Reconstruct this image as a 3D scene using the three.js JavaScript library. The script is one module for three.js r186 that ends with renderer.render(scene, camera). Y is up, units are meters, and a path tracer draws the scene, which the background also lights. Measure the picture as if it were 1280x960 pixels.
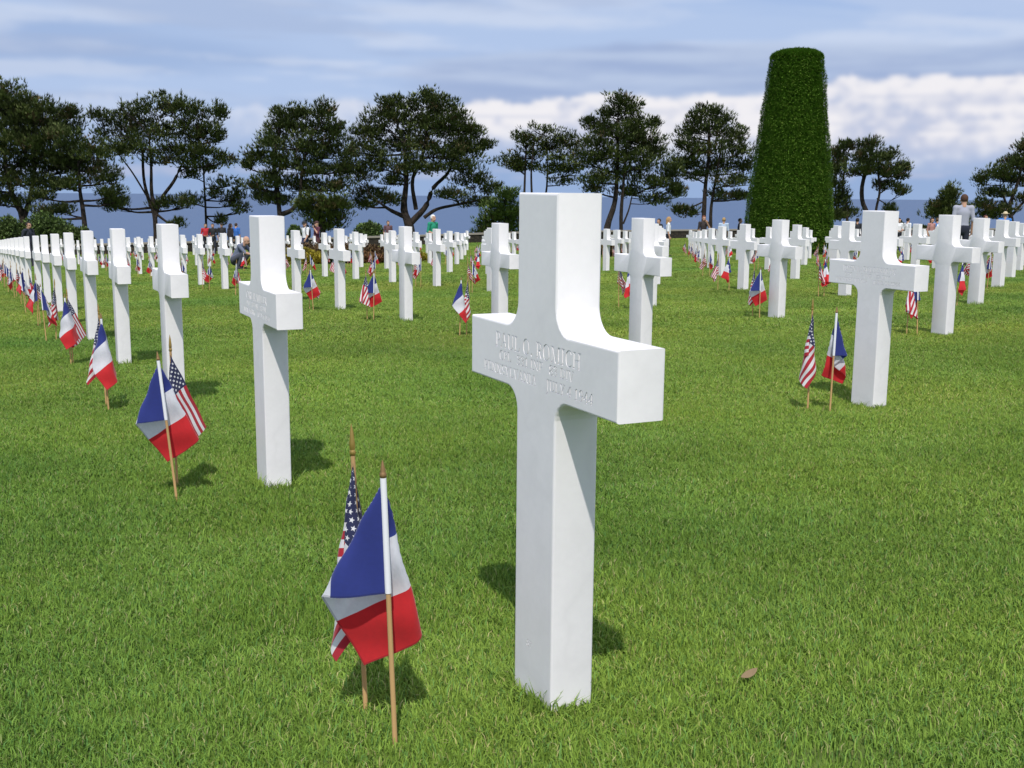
import * as THREE from 'three';
import { mergeGeometries, mergeVertices, toCreasedNormals } from 'three/addons/utils/BufferGeometryUtils.js';
import { MarchingCubes } from 'three/addons/objects/MarchingCubes.js';
import { FontLoader } from 'three/addons/loaders/FontLoader.js';

// ---------------------------------------------------------------- camera, sky, sun, exposure
const scene = new THREE.Scene();
const EYE = 1.0, FPX = 1398.4, PITCH = 0.1686, ROLL = 0.0078;
const camera = new THREE.PerspectiveCamera(2 * Math.atan(480 / FPX) * 180 / Math.PI, 4 / 3, 0.05, 60000);
camera.position.set(0, EYE, 0);
camera.rotation.order = 'YXZ';
camera.rotation.set(-PITCH, 0, ROLL);
scene.add(camera);
const renderer = new THREE.WebGLRenderer({ antialias: true });
renderer.setSize(1024, 768);
renderer.toneMapping = THREE.LinearToneMapping;
renderer.toneMappingExposure = 1.0;
renderer.shadowMap.enabled = true;

const sun = new THREE.DirectionalLight(new THREE.Color(1.0, 0.955, 0.88), 3.55);
const SUN_DIR = new THREE.Vector3(0.001, 1, 0.778).normalize();
sun.position.copy(SUN_DIR).multiplyScalar(80).add(new THREE.Vector3(0, 0, -25));
sun.target.position.set(0, 0, -25);
sun.castShadow = true;
sun.shadow.mapSize.set(4096, 4096);
sun.shadow.radius = 1.6;
Object.assign(sun.shadow.camera, { left: -60, right: 60, top: 60, bottom: -60, near: 1, far: 250 });
scene.add(sun, sun.target);

// ---------------------------------------------------------------- random numbers and noise
function rng(seed) { let a = seed >>> 0; return () => { a = (a + 0x6D2B79F5) | 0; let t = Math.imul(a ^ (a >>> 15), 1 | a); t = (t + Math.imul(t ^ (t >>> 7), 61 | t)) ^ t; return ((t ^ (t >>> 14)) >>> 0) / 4294967296; }; }
const hash2 = (x, y) => { let h = Math.imul(x | 0, 374761393) + Math.imul(y | 0, 668265263) | 0; h = Math.imul(h ^ (h >>> 13), 1274126177); return ((h ^ (h >>> 16)) >>> 0) / 4294967296; };
function vn(x, y) { const i = Math.floor(x), j = Math.floor(y), f = x - i, g = y - j, u = f * f * (3 - 2 * f), v = g * g * (3 - 2 * g); const a = hash2(i, j), b = hash2(i + 1, j), c = hash2(i, j + 1), d = hash2(i + 1, j + 1); return a + (b - a) * u + (c - a) * v + (a - b - c + d) * u * v; }
function fbm(x, y, o = 4) { let s = 0, a = 0.5, n = 0; for (let k = 0; k < o; k++) { s += a * vn(x + k * 17.3, y - k * 9.1); n += a; a *= 0.5; x *= 2.03; y *= 2.03; } return s / n; }
function vnp(x, y, p) { const i = Math.floor(x), j = Math.floor(y), f = x - i, g = y - j, u = f * f * (3 - 2 * f), v = g * g * (3 - 2 * g); const m = (q) => ((q % p) + p) % p; const a = hash2(m(i), m(j)), b = hash2(m(i + 1), m(j)), c = hash2(m(i), m(j + 1)), d = hash2(m(i + 1), m(j + 1)); return a + (b - a) * u + (c - a) * v + (a - b - c + d) * u * v; }
function fbmp(x, y, p, o = 4) { let s = 0, a = 0.5, n = 0; for (let k = 0; k < o; k++) { s += a * vnp(x, y, p); n += a; a *= 0.5; x *= 2; y *= 2; p *= 2; } return s / n; }
const sst = (a, b, x) => { const t = Math.min(1, Math.max(0, (x - a) / (b - a))); return t * t * (3 - 2 * t); };
const lerp = (a, b, t) => a + (b - a) * t;
const mix3 = (a, b, t) => [lerp(a[0], b[0], t), lerp(a[1], b[1], t), lerp(a[2], b[2], t)];

// ---------------------------------------------------------------- the sky: air, high veil, grey bands, a bank of cumulus low over the sea
{
  const W = 2048, H = 1024, data = new Float32Array(W * H * 4);
  for (let r = 0; r < H; r++) {
    const el = ((r + 0.5) / H - 0.5) * 180;
    for (let c = 0; c < W; c++) {
      // three.js: u = atan2(z, x) / 2pi + 0.5 ; azimuth measured from -z towards +x
      const phi = ((c + 0.5) / W - 0.5) * 2 * Math.PI;
      const dx = Math.cos(phi), dz = Math.sin(phi);
      let az = Math.atan2(dx, -dz) * 180 / Math.PI;
      let col;
      if (el < 0) col = [0.315, 0.44, 0.69];
      else {
        const e = Math.max(0, el), s = Math.sin(e * Math.PI / 180) + 0.055;
        col = mix3([0.315, 0.44, 0.69], [0.10, 0.22, 0.56], 1 - Math.exp(-e / 34));
        // where the high layer lies: a flat sheet far above, so it foreshortens towards the horizon
        const q = dx / s, p = dz / s, t = p + 0.22 * q;
        const warp = fbm(q * 0.35 + 3, t * 0.35, 3) * 2;
        const veil = 0.5 + 0.5 * sst(0.30, 0.62, fbm(q * 0.30 + warp * 0.6, t * 0.75 + warp * 0.5 + 40, 5));
        col = mix3(col, [0.47, 0.595, 0.84], 0.88 * veil * sst(0.8, 4.0, e));
        const wisp = sst(0.44, 0.66, fbm(q * 1.5 + 9 + warp * 0.5, t * 3.0 + 12 + warp * 0.6, 6));
        col = mix3(col, [0.70, 0.76, 0.89], 0.50 * wisp * sst(3.0, 6.0, e));
        const grey = sst(0.48, 0.64, fbm(q * 0.8 + 61, t * 2.1 + 7 + warp * 0.5, 6));
        col = mix3(col, [0.385, 0.475, 0.685], 0.50 * grey * sst(3.2, 5.2, e));
        const hole = sst(0.60, 0.74, fbm(q * 0.5 + 21, t * 1.5 + 3, 4)) * sst(5.5, 7.5, e);
        col = mix3(col, [0.215, 0.385, 0.74], 0.30 * hole);
        // long lavender shelf whose upper edge climbs slowly to one side
        const edge = 6.70 + 0.030 * az + 0.30 * Math.sin(az * 0.16 + 0.9) + 0.7 * (fbm(az * 0.22 + 5, 2, 4) - 0.5);
        const there = sst(0.2, 0.5, 0.75 * sst(-11, 2, az) * sst(80, 45, az) + 0.7 * sst(0.5, 0.8, vnp((az + 180) / 36 + 0.12, 0.5, 10)));
        const shelf = sst(edge + 0.14, edge - 0.22, e) * sst(1.8, 4.2, e) * there;
        const sh = sst(0.25, 0.75, fbm(az * 0.16 + 4, e * 2.2 + 0.05 * az + 4, 6));
        col = mix3(col, mix3([0.35, 0.445, 0.675], [0.49, 0.585, 0.78], sh), 0.88 * shelf);
        // cumulus bank
        const bank = Math.min(1, sst(-5.5, 0.5, az) * sst(75, 45, az) + 0.75 * sst(0.52, 0.75, vnp((az + 180) / 30, 3.5, 12)));
        if (bank > 0.01 && e < 9) {
          const bil = fbm(az * 0.40 + 2, e * 0.8 + 11, 5), bl2 = fbm(az * 1.25 + 31, e * 2.0 + 5, 5);
          const puff = 1 - Math.abs(2 * fbm(az * 0.62 + 13, 6.5, 4) - 1);
          const top = 4.15 + 0.045 * Math.min(Math.max(az, -10), 22) + 1.0 * (fbm(az * 0.25 + 7, 3, 3) - 0.5) + 0.8 * puff * 0.6 + 0.5 * (bl2 - 0.5);
          const low = 2.25 - 0.02 * az + 1.0 * (fbm(az * 0.2 + 17, 9, 3) - 0.5);
          const cov = sst(top + 0.04, top - 0.14, e) * sst(low - 1.2, low + 0.9, e) * sst(0.08, 0.40, bil * 0.55 + bl2 * 0.45) * bank;
          const pf = 1 - 0.6 * Math.abs(2 * vn(az * 1.1 + 4, e * 1.9 + 8) - 1) - 0.4 * Math.abs(2 * vn(az * 2.6 + 9, e * 4.2 + 1) - 1), bright = sst(0.32, 0.58, 0.36 * bil + 0.36 * bl2 + 0.18 * pf + 0.22 * Math.min(1, (e - low) / Math.max(0.5, top - low)) - 0.08);
          col = mix3(col, mix3([0.55, 0.595, 0.755], [0.90, 0.88, 0.91], bright), Math.min(1, 0.97 * cov));
          const bar = sst(0.54, 0.68, fbm(az * 0.14 + 3, e * 4.2 + 2, 4)) * cov;
          col = mix3(col, [0.52, 0.57, 0.735], 0.38 * bar);
        }
        // faint pinkish line low over the sea
        const lowline = sst(0.35, 0.14, Math.abs(e - 0.95)) * sst(0.42, 0.66, fbm(az * 0.5 + 77, e * 3, 3));
        col = mix3(col, [0.56, 0.58, 0.73], 0.5 * lowline);
        // overhead: broken white cloud, as everywhere above
        const over = sst(0.36, 0.62, fbm(q * 0.9 + 200, p * 0.9 + 100, 5)) * sst(10, 22, e);
        col = mix3(col, [1.0, 1.02, 1.08], 0.85 * over);
      }
      const o = (r * W + c) * 4; data[o] = col[0]; data[o + 1] = col[1]; data[o + 2] = col[2]; data[o + 3] = 1;
    }
  }
  const t = new THREE.DataTexture(data, W, H, THREE.RGBAFormat, THREE.FloatType);
  t.mapping = THREE.EquirectangularReflectionMapping; t.magFilter = t.minFilter = THREE.LinearFilter; t.needsUpdate = true;
  scene.background = t; scene.environment = t;
}

// ---------------------------------------------------------------- helpers: names, tags, geometry
const taken = {};
function numbered(n) { const k = taken[n] = (taken[n] ?? -1) + 1; return k ? `${n}_${String(k).padStart(3, '0')}` : n; }
function tag(o, label, category, group, kind) { if (label) o.userData.label = label; if (category) o.userData.category = category; if (group) o.userData.group = group; if (kind) o.userData.kind = kind; return o; }
function shadows(o) { o.castShadow = true; o.receiveShadow = true; return o; }
function mesh(name, geometry, material, parent) { const m = shadows(new THREE.Mesh(geometry, material)); if (parent) { m.name = name; parent.add(m); } else { m.name = numbered(name); scene.add(m); } return m; }
function thing(name, label, category, x = 0, y = 0, z = 0, turn = 0, group) { const g = new THREE.Group(); g.name = numbered(name); g.position.set(x, y, z); g.rotation.y = turn; scene.add(g); return tag(g, label, category, group); }
const V = (x, y, z) => new THREE.Vector3(x, y, z);
function std(o) { return new THREE.MeshStandardMaterial(o); }
const lin = (r, g, b) => new THREE.Color().setRGB(r, g, b);
function geom(pos, idx, extra = {}) { const g = new THREE.BufferGeometry(); g.setAttribute('position', new THREE.Float32BufferAttribute(pos, 3)); if (idx) g.setIndex(idx); for (const k in extra) g.setAttribute(k, new THREE.Float32BufferAttribute(extra[k], k === 'uv' ? 2 : 3)); g.computeVertexNormals(); return g; }
function texture(w, h, fn, srgb = true) { const d = new Uint8Array(w * h * 4); for (let y = 0; y < h; y++) for (let x = 0; x < w; x++) { const c = fn(x / w, y / h), o = (y * w + x) * 4; for (let k = 0; k < 3; k++) d[o + k] = Math.max(0, Math.min(255, Math.round(c[k] * 255))); d[o + 3] = 255; } const t = new THREE.DataTexture(d, w, h); t.wrapS = t.wrapT = THREE.RepeatWrapping; t.magFilter = THREE.LinearFilter; t.minFilter = THREE.LinearMipmapLinearFilter; t.generateMipmaps = true; if (srgb) t.colorSpace = THREE.SRGBColorSpace; t.needsUpdate = true; return t; }
const merge = (a) => mergeGeometries(a, false);
// a pixel of the photograph (1280 x 960) gives a direction only
function ray(u, v) {
  const X = u - 640, Y = 480 - v, cr = Math.cos(ROLL), sr = Math.sin(ROLL), a = (X * cr - Y * sr) / FPX, b = (X * sr + Y * cr) / FPX, c = Math.cos(PITCH), s = Math.sin(PITCH);
  return V(a, -s + b * c, -c - b * s);
}
const at = (u, v, depth) => { const r = ray(u, v); return r.multiplyScalar(depth / -r.z).add(V(0, EYE, 0)); };
const toPx = (p) => { const y = p.y - EYE, c = Math.cos(PITCH), s = Math.sin(PITCH), d = -s * y - c * p.z, X = FPX * p.x / d, Y = FPX * (c * y - s * p.z) / d, cr = Math.cos(ROLL), sr = Math.sin(ROLL); return [640 + X * cr + Y * sr, 480 - (-X * sr + Y * cr), d]; };
const onGround = (u, v) => { let d = 2; for (let k = 0; k < 60; k++) { const q = at(u, v, d); d *= 1 + 0.5 * ((EYE - ground(q.x, q.z)) / (EYE - q.y) - 1); } return at(u, v, d); };
// tapered tube along a polyline with a radius at each point
function limb(points, radii, sides = 7) {
  const pos = [], idx = [], uv = []; let L = 0;
  for (let i = 0; i < points.length; i++) {
    const p = points[i], t = V(0, 0, 0).subVectors(points[Math.min(i + 1, points.length - 1)], points[Math.max(i - 1, 0)]).normalize();
    const side = Math.abs(t.y) > 0.9 ? V(1, 0, 0) : V(0, 1, 0), bx = V(0, 0, 0).crossVectors(t, side).normalize(), by = V(0, 0, 0).crossVectors(t, bx);
    if (i) L += p.distanceTo(points[i - 1]);
    for (let k = 0; k <= sides; k++) { const a = k / sides * 2 * Math.PI, r = radii[i]; pos.push(p.x + (bx.x * Math.cos(a) + by.x * Math.sin(a)) * r, p.y + (bx.y * Math.cos(a) + by.y * Math.sin(a)) * r, p.z + (bx.z * Math.cos(a) + by.z * Math.sin(a)) * r); uv.push(k / sides, L); }
  }
  const n = sides + 1;
  for (let i = 0; i + 1 < points.length; i++) for (let k = 0; k < sides; k++) { const a = i * n + k; idx.push(a, a + 1, a + n, a + 1, a + n + 1, a + n); }
  return geom(pos, idx, { uv });
}
function smoothLine(pts, n) { return new THREE.CatmullRomCurve3(pts, false, 'centripetal').getPoints(n); }

// ---------------------------------------------------------------- terrain
const PROFILE = (z) => 0.03179 * z - 8.62e-5 * z * z;
const WALL = [[-75, 50], [-45, 57], [-19, 63], [-2, 70], [13, 77.5], [40, 82], [75, 84]];
function wallAt(x) { if (x <= -75) return 50; for (let k = 1; k < WALL.length; k++) if (x < WALL[k][0]) { const a = WALL[k - 1], b = WALL[k]; return lerp(a[1], b[1], (x - a[0]) / (b[0] - a[0])); } return 84; }
function ground(x, z) {
  const d = Math.max(0, -z), zz = Math.max(z, -45);
  let y = EYE - 0.9467 + PROFILE(Math.min(zz, 6));
  if (z < -45) y -= 0.0396 * 12 * (1 - Math.exp(-(d - 45) / 12));
  const gx = x < 0 ? 0.02504 * Math.max(x, -70) : 0.02504 * Math.min(x, 50) / (1 + (d / 45) ** 2);
  y += gx + 0.012 * (vn(x * 0.35 + 50, z * 0.35 + 20) - 0.5) * sst(3, 9, d);
  const past = d - wallAt(x) - 1.5; if (past > 0) y -= 0.085 * past * past / (past + 4);
  if (d > 100) { const k = sst(100, 300, d); y -= 64 * k; }
  return y;
}
const slopeAt = (x, z) => [(ground(x + 0.15, z) - ground(x - 0.15, z)) / 0.3, (ground(x, z + 0.15) - ground(x, z - 0.15)) / 0.3];
const lawnTint = (x, z) => { const a = fbm(x * 0.9 + 11, z * 0.9 + 5, 4), b = fbm(x * 0.22 + 90, z * 0.30 + 31, 3), c = fbm(x * 3.1 + 4, z * 3.1 + 8, 3); return [a, b, c]; };
{
  const zs = []; for (let z = 8; z > -14; z -= 0.35) zs.push(z); for (let z = -14; z > -110; z -= 1.2) zs.push(z); for (let z = -110; z > -320; z -= 8) zs.push(z);
  const xs = []; for (let i = -60; i <= 60; i++) xs.push(Math.sign(i) * (Math.abs(i) * 0.3 + Math.pow(Math.abs(i) / 60, 3) * 240));
  const pos = [], uv = [], col = [], idx = [];
  for (const z of zs) for (const x of xs) { pos.push(x, ground(x, z), z); uv.push(x / 3, z / 3); const [a, b] = lawnTint(x, z), k = 0.8 + 0.28 * a + 0.12 * b; col.push(k * (0.92 + 0.2 * b), k, k); }
  const n = xs.length;
  for (let i = 0; i + 1 < zs.length; i++) for (let k = 0; k + 1 < n; k++) { const a = i * n + k; idx.push(a, a + 1, a + n, a + 1, a + n + 1, a + n); }
  const map = texture(512, 512, (u, v) => { const f = fbmp(u * 64, v * 64, 64, 3), g = fbmp(u * 8, v * 8, 8, 4), k = 0.62 + 0.55 * f + 0.25 * (g - 0.5); return [0.385 * k + 0.03 * g, 0.485 * k, 0.17 * k]; });
  const m = mesh('lawn_ground', geom(pos, idx, { uv, color: col }), std({ map, vertexColors: true, roughness: 1 }));
  tag(m, 'mown green cemetery lawn sloping gently down towards the sea', 'lawn', null, 'structure');
}
{ // the sea, to its horizon
  const rings = [120, 200, 320, 500, 800, 1300, 2000, 3200, 5200, 8500, 14500, 25000], pos = [], uv = [], idx = [], N = 96;
  for (const r of rings) for (let k = 0; k <= N; k++) { const a = k / N * 2 * Math.PI; pos.push(Math.cos(a) * r, -61 + EYE, Math.sin(a) * r); uv.push(Math.cos(a) * r / 60, Math.sin(a) * r / 60); }
  for (let i = 0; i + 1 < rings.length; i++) for (let k = 0; k < N; k++) { const a = i * (N + 1) + k; idx.push(a, a + N + 1, a + 1, a + 1, a + N + 1, a + N + 2); }
  const bump = texture(256, 256, (u, v) => { const f = fbmp(u * 24, v * 24, 24, 3); return [f, f, f]; }, false);
  const m = mesh('sea', geom(pos, idx, { uv }), std({ color: lin(0.055, 0.102, 0.205), roughness: 0.62, bumpMap: bump, bumpScale: 0.6 }));
  tag(m, 'calm slate blue sea beyond the bluff', 'sea', null, 'structure');
}

// ---------------------------------------------------------------- marble crosses in a regular lattice
const CW = 0.161, CT = 0.0934, CS = 0.607, YB = 0.6163, YT = 0.7414, CH = 1.0, SINK = 0.14;
const P0 = [0.0863, -2.1397], LA = [-1.0016, -2.0584], LB = [1.7917, -3.6541];
const YAW = -1.1178, ARM = V(Math.cos(YAW), 0, -Math.sin(YAW)), FRONT = V(Math.sin(YAW), 0, Math.cos(YAW));
const marbleMap = texture(512, 512, (u, v) => {
  const w = fbmp(u * 6, v * 6, 6, 4), vein = Math.pow(1 - Math.abs(2 * fbmp(u * 4 + w * 0.6, v * 4 + w, 4, 5) - 1), 7), g = fbmp(u * 90, v * 90, 90, 2);
  const k = 0.925 - 0.024 * vein + 0.014 * (w - 0.5) + 0.014 * (g - 0.5); return [k, k * 0.986, k * 0.992];
});
const marbleBump = texture(512, 512, (u, v) => { const g = fbmp(u * 128, v * 128, 128, 2), h = fbmp(u * 20, v * 20, 20, 3); const k = 0.6 * g + 0.4 * h; return [k, k, k]; }, false);
const marble = std({ map: marbleMap, bumpMap: marbleBump, bumpScale: 0.00018, roughness: 0.55 });
function crossShape() {
  const s = new THREE.Shape(), w = CW / 2, a = CS / 2, r1 = 0.052, r2 = 0.045;
  s.moveTo(-w, -SINK); s.lineTo(w, -SINK); s.lineTo(w, YB - r2); s.absarc(w + r2, YB - r2, r2, Math.PI, Math.PI / 2, true);
  s.lineTo(a, YB); s.lineTo(a, YT); s.lineTo(w + r1, YT); s.absarc(w + r1, YT + r1, r1, -Math.PI / 2, Math.PI, true);
  s.lineTo(w, CH); s.lineTo(-w, CH); s.lineTo(-w, YT + r1); s.absarc(-w - r1, YT + r1, r1, 0, -Math.PI / 2, true);
  s.lineTo(-a, YT); s.lineTo(-a, YB); s.lineTo(-w - r2, YB); s.absarc(-w - r2, YB - r2, r2, Math.PI / 2, 0, true); s.closePath();
  return s;
}
function extruded(shape, t, bev, seg, curve) {
  const g = new THREE.ExtrudeGeometry(shape, { depth: t - 2 * bev, bevelEnabled: bev > 0, bevelThickness: bev, bevelSize: bev, bevelOffset: -bev, bevelSegments: seg, curveSegments: curve });
  g.translate(0, 0, -(t - 2 * bev) / 2); return toCreasedNormals(g, 0.55);
}
const crossNear = extruded(crossShape(), CT, 0.0045, 3, 14), crossGeo = extruded(crossShape(), CT, 0.004, 1, 6);
const font = await new FontLoader().loadAsync('fonts/droid/droid_serif_regular.typeface.json');
const capHeight = (() => { const b = new THREE.Box2(); for (const p of font.generateShapes('H', 1)[0].getPoints(2)) b.expandByPoint(p); return b.max.y; })();
function letterShapes(str, base, cap, width, cx) { // letter outlines of one line, scaled to its cap height and width
  const raw = font.generateShapes(str, 1).map((q) => q.extractPoints(3)), b = new THREE.Box2();
  for (const q of raw) for (const p of q.shape) b.expandByPoint(p);
  const kx = width / (b.max.x - b.min.x), ky = cap / capHeight, mx = (b.min.x + b.max.x) / 2, tr = (p) => new THREE.Vector2((p.x - mx) * kx + cx, p.y * ky + base);
  return raw.map((q) => { const sh = new THREE.Shape(q.shape.map(tr)); sh.holes = q.holes.map((h) => new THREE.Path(h.map(tr))); return sh; });
}
function insetOutline(shape, e, curve) {
  let p = shape.getPoints(curve); if (p[0].distanceTo(p[p.length - 1]) < 1e-6) p.pop(); p = p.filter((q, k) => q.distanceTo(p[(k + 1) % p.length]) > 1e-6);
  const ccw = THREE.ShapeUtils.area(p) > 0 ? 1 : -1, n = p.length;
  return p.map((q, k) => { const a = p[(k + n - 1) % n], c = p[(k + 1) % n], d1 = q.clone().sub(a).normalize(), d2 = c.clone().sub(q).normalize(), n1 = new THREE.Vector2(-d1.y, d1.x), m = n1.clone().add(new THREE.Vector2(-d2.y, d2.x)).normalize(); return q.clone().addScaledVector(m, ccw * e / Math.max(0.3, m.dot(n1))); });
}
function engravedCross(lines, deep) {
  const letters = lines.flatMap((l) => letterShapes(...l)), BEV = 0.0045;
  // the face without its flat front, then a front with the letters cut out of it and the islands inside the letters
  const src = crossNear.index ? crossNear.toNonIndexed() : crossNear, P = src.attributes.position, N = src.attributes.normal, U = src.attributes.uv, pos = [], nor = [], uv = [];
  for (let t = 0; t < P.count; t += 3) { if ([0, 1, 2].every((k) => P.getZ(t + k) > CT / 2 - 1e-5)) continue; for (let k = t; k < t + 3; k++) { pos.push(P.getX(k), P.getY(k), P.getZ(k)); nor.push(N.getX(k), N.getY(k), N.getZ(k)); uv.push(U.getX(k), U.getY(k)); } }
  const face = new THREE.Shape(insetOutline(crossShape(), BEV, 14)); face.holes = letters.map((l) => new THREE.Path(l.getPoints(3)));
  const islands = letters.flatMap((l) => l.holes.map((h) => new THREE.Shape(h.getPoints(3))));
  const add = (g) => { g = g.toNonIndexed(); const p = g.attributes.position; for (let k = 0; k < p.count; k++) { pos.push(p.getX(k), p.getY(k), CT / 2); nor.push(0, 0, 1); uv.push(p.getX(k), p.getY(k)); } };
  add(new THREE.ShapeGeometry(face, 3)); if (islands.length) add(new THREE.ShapeGeometry(islands, 3));
  const stone = new THREE.BufferGeometry(); stone.setAttribute('position', new THREE.Float32BufferAttribute(pos, 3)); stone.setAttribute('normal', new THREE.Float32BufferAttribute(nor, 3)); stone.setAttribute('uv', new THREE.Float32BufferAttribute(uv, 2));
  // walls and floor of the cut letters
  const ex = new THREE.ExtrudeGeometry(letters, { depth: deep - 0.00005, bevelEnabled: false, curveSegments: 3 }), E = ex.attributes.position, keep = [];
  for (let t = 0; t < E.count; t += 3) if (![0, 1, 2].every((k) => E.getZ(t + k) > deep * 0.9)) for (let k = t; k < t + 3; k++) keep.push(E.getX(k), E.getY(k), E.getZ(k) + CT / 2 - deep);
  return [stone, geom(keep, null, { uv: keep.flatMap((_, k) => (k % 3 === 0 ? [keep[k], keep[k + 1]] : [])) })];
}
const CROSSES = [], GROUP = 'white marble headstones in rows on the lawn';
// small departures from the lattice, read from the photograph (metres)
const NUDGE = { '1,0': [0.018, 0.084], '0,1': [-0.019, 0.058], '1,1': [0.027, 0], '2,1': [0.01, 0], '3,1': [-0.016, 0], '4,1': [-0.037, 0], '5,1': [0.023, 0], '7,1': [-0.06, 0], '8,1': [-0.063, 0], '0,2': [-0.02, 0], '1,2': [0.055, 0], '0,3': [-0.036, 0], '1,3': [0.038, 0], '2,3': [0.08, 0], '5,0': [0.015, 0], '6,0': [0.028, 0], '7,0': [0.035, 0], '8,0': [0.04, 0] };
const TOPIARY = at(985, 306, 50), BEDS = [];
BEDS.push({ x: at(421, 330, 40).x, z: -40.5, rx: 3.6, rz: 2.1, yellow: true }, { x: at(768, 320, 47).x, z: -47, rx: 1.7, rz: 1.5, yellow: false });
const ORD = ['first', 'second', 'third', 'fourth', 'fifth', 'sixth', 'seventh', 'eighth', 'ninth', 'tenth'];
const jit = rng(77);
for (let j = -2; j < 22; j++) for (let i = -8; i < 34; i++) {
  const nd = NUDGE[i + ',' + j], x = P0[0] + i * LA[0] + j * LB[0] + (nd ? nd[0] : 0), z = P0[1] + i * LA[1] + j * LB[1] + (nd ? nd[1] : 0), r1 = jit(), r2 = jit(), r3 = jit();
  if (z > -2 || z < -60) continue;
  const y = ground(x, z) + 0.015, p = toPx(V(x, y + 1, z));
  if (p[0] < -45 || p[0] > 1325) continue;
  if (Math.hypot(x - TOPIARY.x, z - TOPIARY.z) < 3.4) continue;
  if (BEDS.some((b) => ((x - b.x) / (b.rx + 0.6)) ** 2 + ((z - b.z) / (b.rz + 0.7)) ** 2 < 1)) continue;
  CROSSES.push({ i, j, x, y, z, d: -z, yaw: YAW + (i === 0 && j < 2 ? 0 : (r1 - 0.5) * 0.035), tilt: (r2 - 0.5) * 0.008, star: false, r3 });
}
CROSSES.sort((a, b) => a.d - b.d);
for (const [u, d] of [[583, 52], [1170, 26]]) { let best = null, bd = 1e9; for (const c of CROSSES) { const e = Math.hypot(toPx(V(c.x, c.y + 1, c.z))[0] - u, (c.d - d) * 4); if (e < bd) { bd = e; best = c; } } best.star = true; }
function starShape() { // six-pointed star joined to a short post
  const s = new THREE.Shape(), R = 0.31, cy = 0.70;
  const P = []; for (let k = 0; k < 12; k++) { const a = Math.PI / 2 + k * Math.PI / 6, r = k % 2 ? R / Math.sqrt(3) : R; P.push([Math.cos(a) * r, cy + Math.sin(a) * r]); }
  s.moveTo(P[0][0], P[0][1]); for (let k = 1; k < 5; k++) s.lineTo(P[k][0], P[k][1]);
  s.lineTo(P[5][0], P[5][1]); s.lineTo(-0.08, P[5][1]); s.lineTo(-0.08, -SINK); s.lineTo(0.08, -SINK); s.lineTo(0.08, P[7][1]); s.lineTo(P[7][0], P[7][1]);
  for (let k = 8; k < 12; k++) s.lineTo(P[k][0], P[k][1]); s.closePath();
  return s;
}
const starGeo = extruded(starShape(), CT, 0.004, 1, 4);
const ROWS = ['in the row led by the clearly carved cross', 'in the row led by the faintly lettered cross', 'in the next row beyond the faintly lettered one'];
const place = (c) => (c.j >= 0 && c.j < 3 && c.i >= 0 && c.i < 10 && c.d < 24 ? `${ORD[c.i]} ${ROWS[c.j]}` : null);
const ENGRAVED = {
  '0,0': [[['PAUL O. ROMICH', 0.689, 0.031, 0.357, -0.003], ['CPL   331 INF   83 DIV', 0.664, 0.0195, 0.313, -0.005], ['PENNSYLVANIA     JULY 4 1944', 0.6335, 0.021, 0.459, -0.008], ['87', 0.098, 0.014, 0.021, -0.014]], 0.0016, 'tall white marble cross with clearly carved three-line inscription'],
  '0,1': [[['JOHN L. SOLLERMAN', 0.689, 0.029, 0.375, -0.01], ['PFC   115 INF   29 DIV', 0.662, 0.019, 0.32, -0.02], ['PENNSYLVANIA     JUNE 11 1944', 0.634, 0.019, 0.455, -0.015]], 0.0014, 'white marble cross with faint carved lettering beside two separate standing flags'],
  '1,0': [[['CARL H. MILLER', 0.689, 0.029, 0.33, -0.003], ['PVT   331 INF   83 DIV', 0.662, 0.019, 0.32, -0.005], ['NEW YORK     JULY 6 1944', 0.634, 0.019, 0.42, -0.008]], 0.0012, 'white marble cross with worn inscription, next along the row after the clearly carved one'],
};
for (const c of CROSSES) {
  const key = c.i + ',' + c.j, e = ENGRAVED[key];
  let label = 'plain white marble cross standing in the rows farther down the lawn', o; const pl = place(c);
  if (c.star) label = c.d > 40 ? 'white marble six-pointed star headstone far down the lawn near the low wall' : 'white marble six-pointed star headstone among crosses beside a grey-shirted man';
  else if (e) label = e[2];
  else if (pl) label = `white marble cross, ${pl}`;
  if (e) {
    const [body, floor] = engravedCross(e[0], e[1]);
    o = thing('marble_cross', label, 'cross', c.x, c.y, c.z, c.yaw, GROUP);
    mesh('stone', body, marble, o); mesh('inscription', floor, marble, o);
  } else { o = mesh(c.star ? 'marble_star' : 'marble_cross', c.star ? starGeo : c.d < 14 ? crossNear : crossGeo, marble); tag(o, label, c.star ? 'headstone' : 'cross', GROUP); o.position.set(c.x, c.y, c.z); o.rotation.y = c.yaw; }
  o.rotation.z = c.tilt;
}

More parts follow.
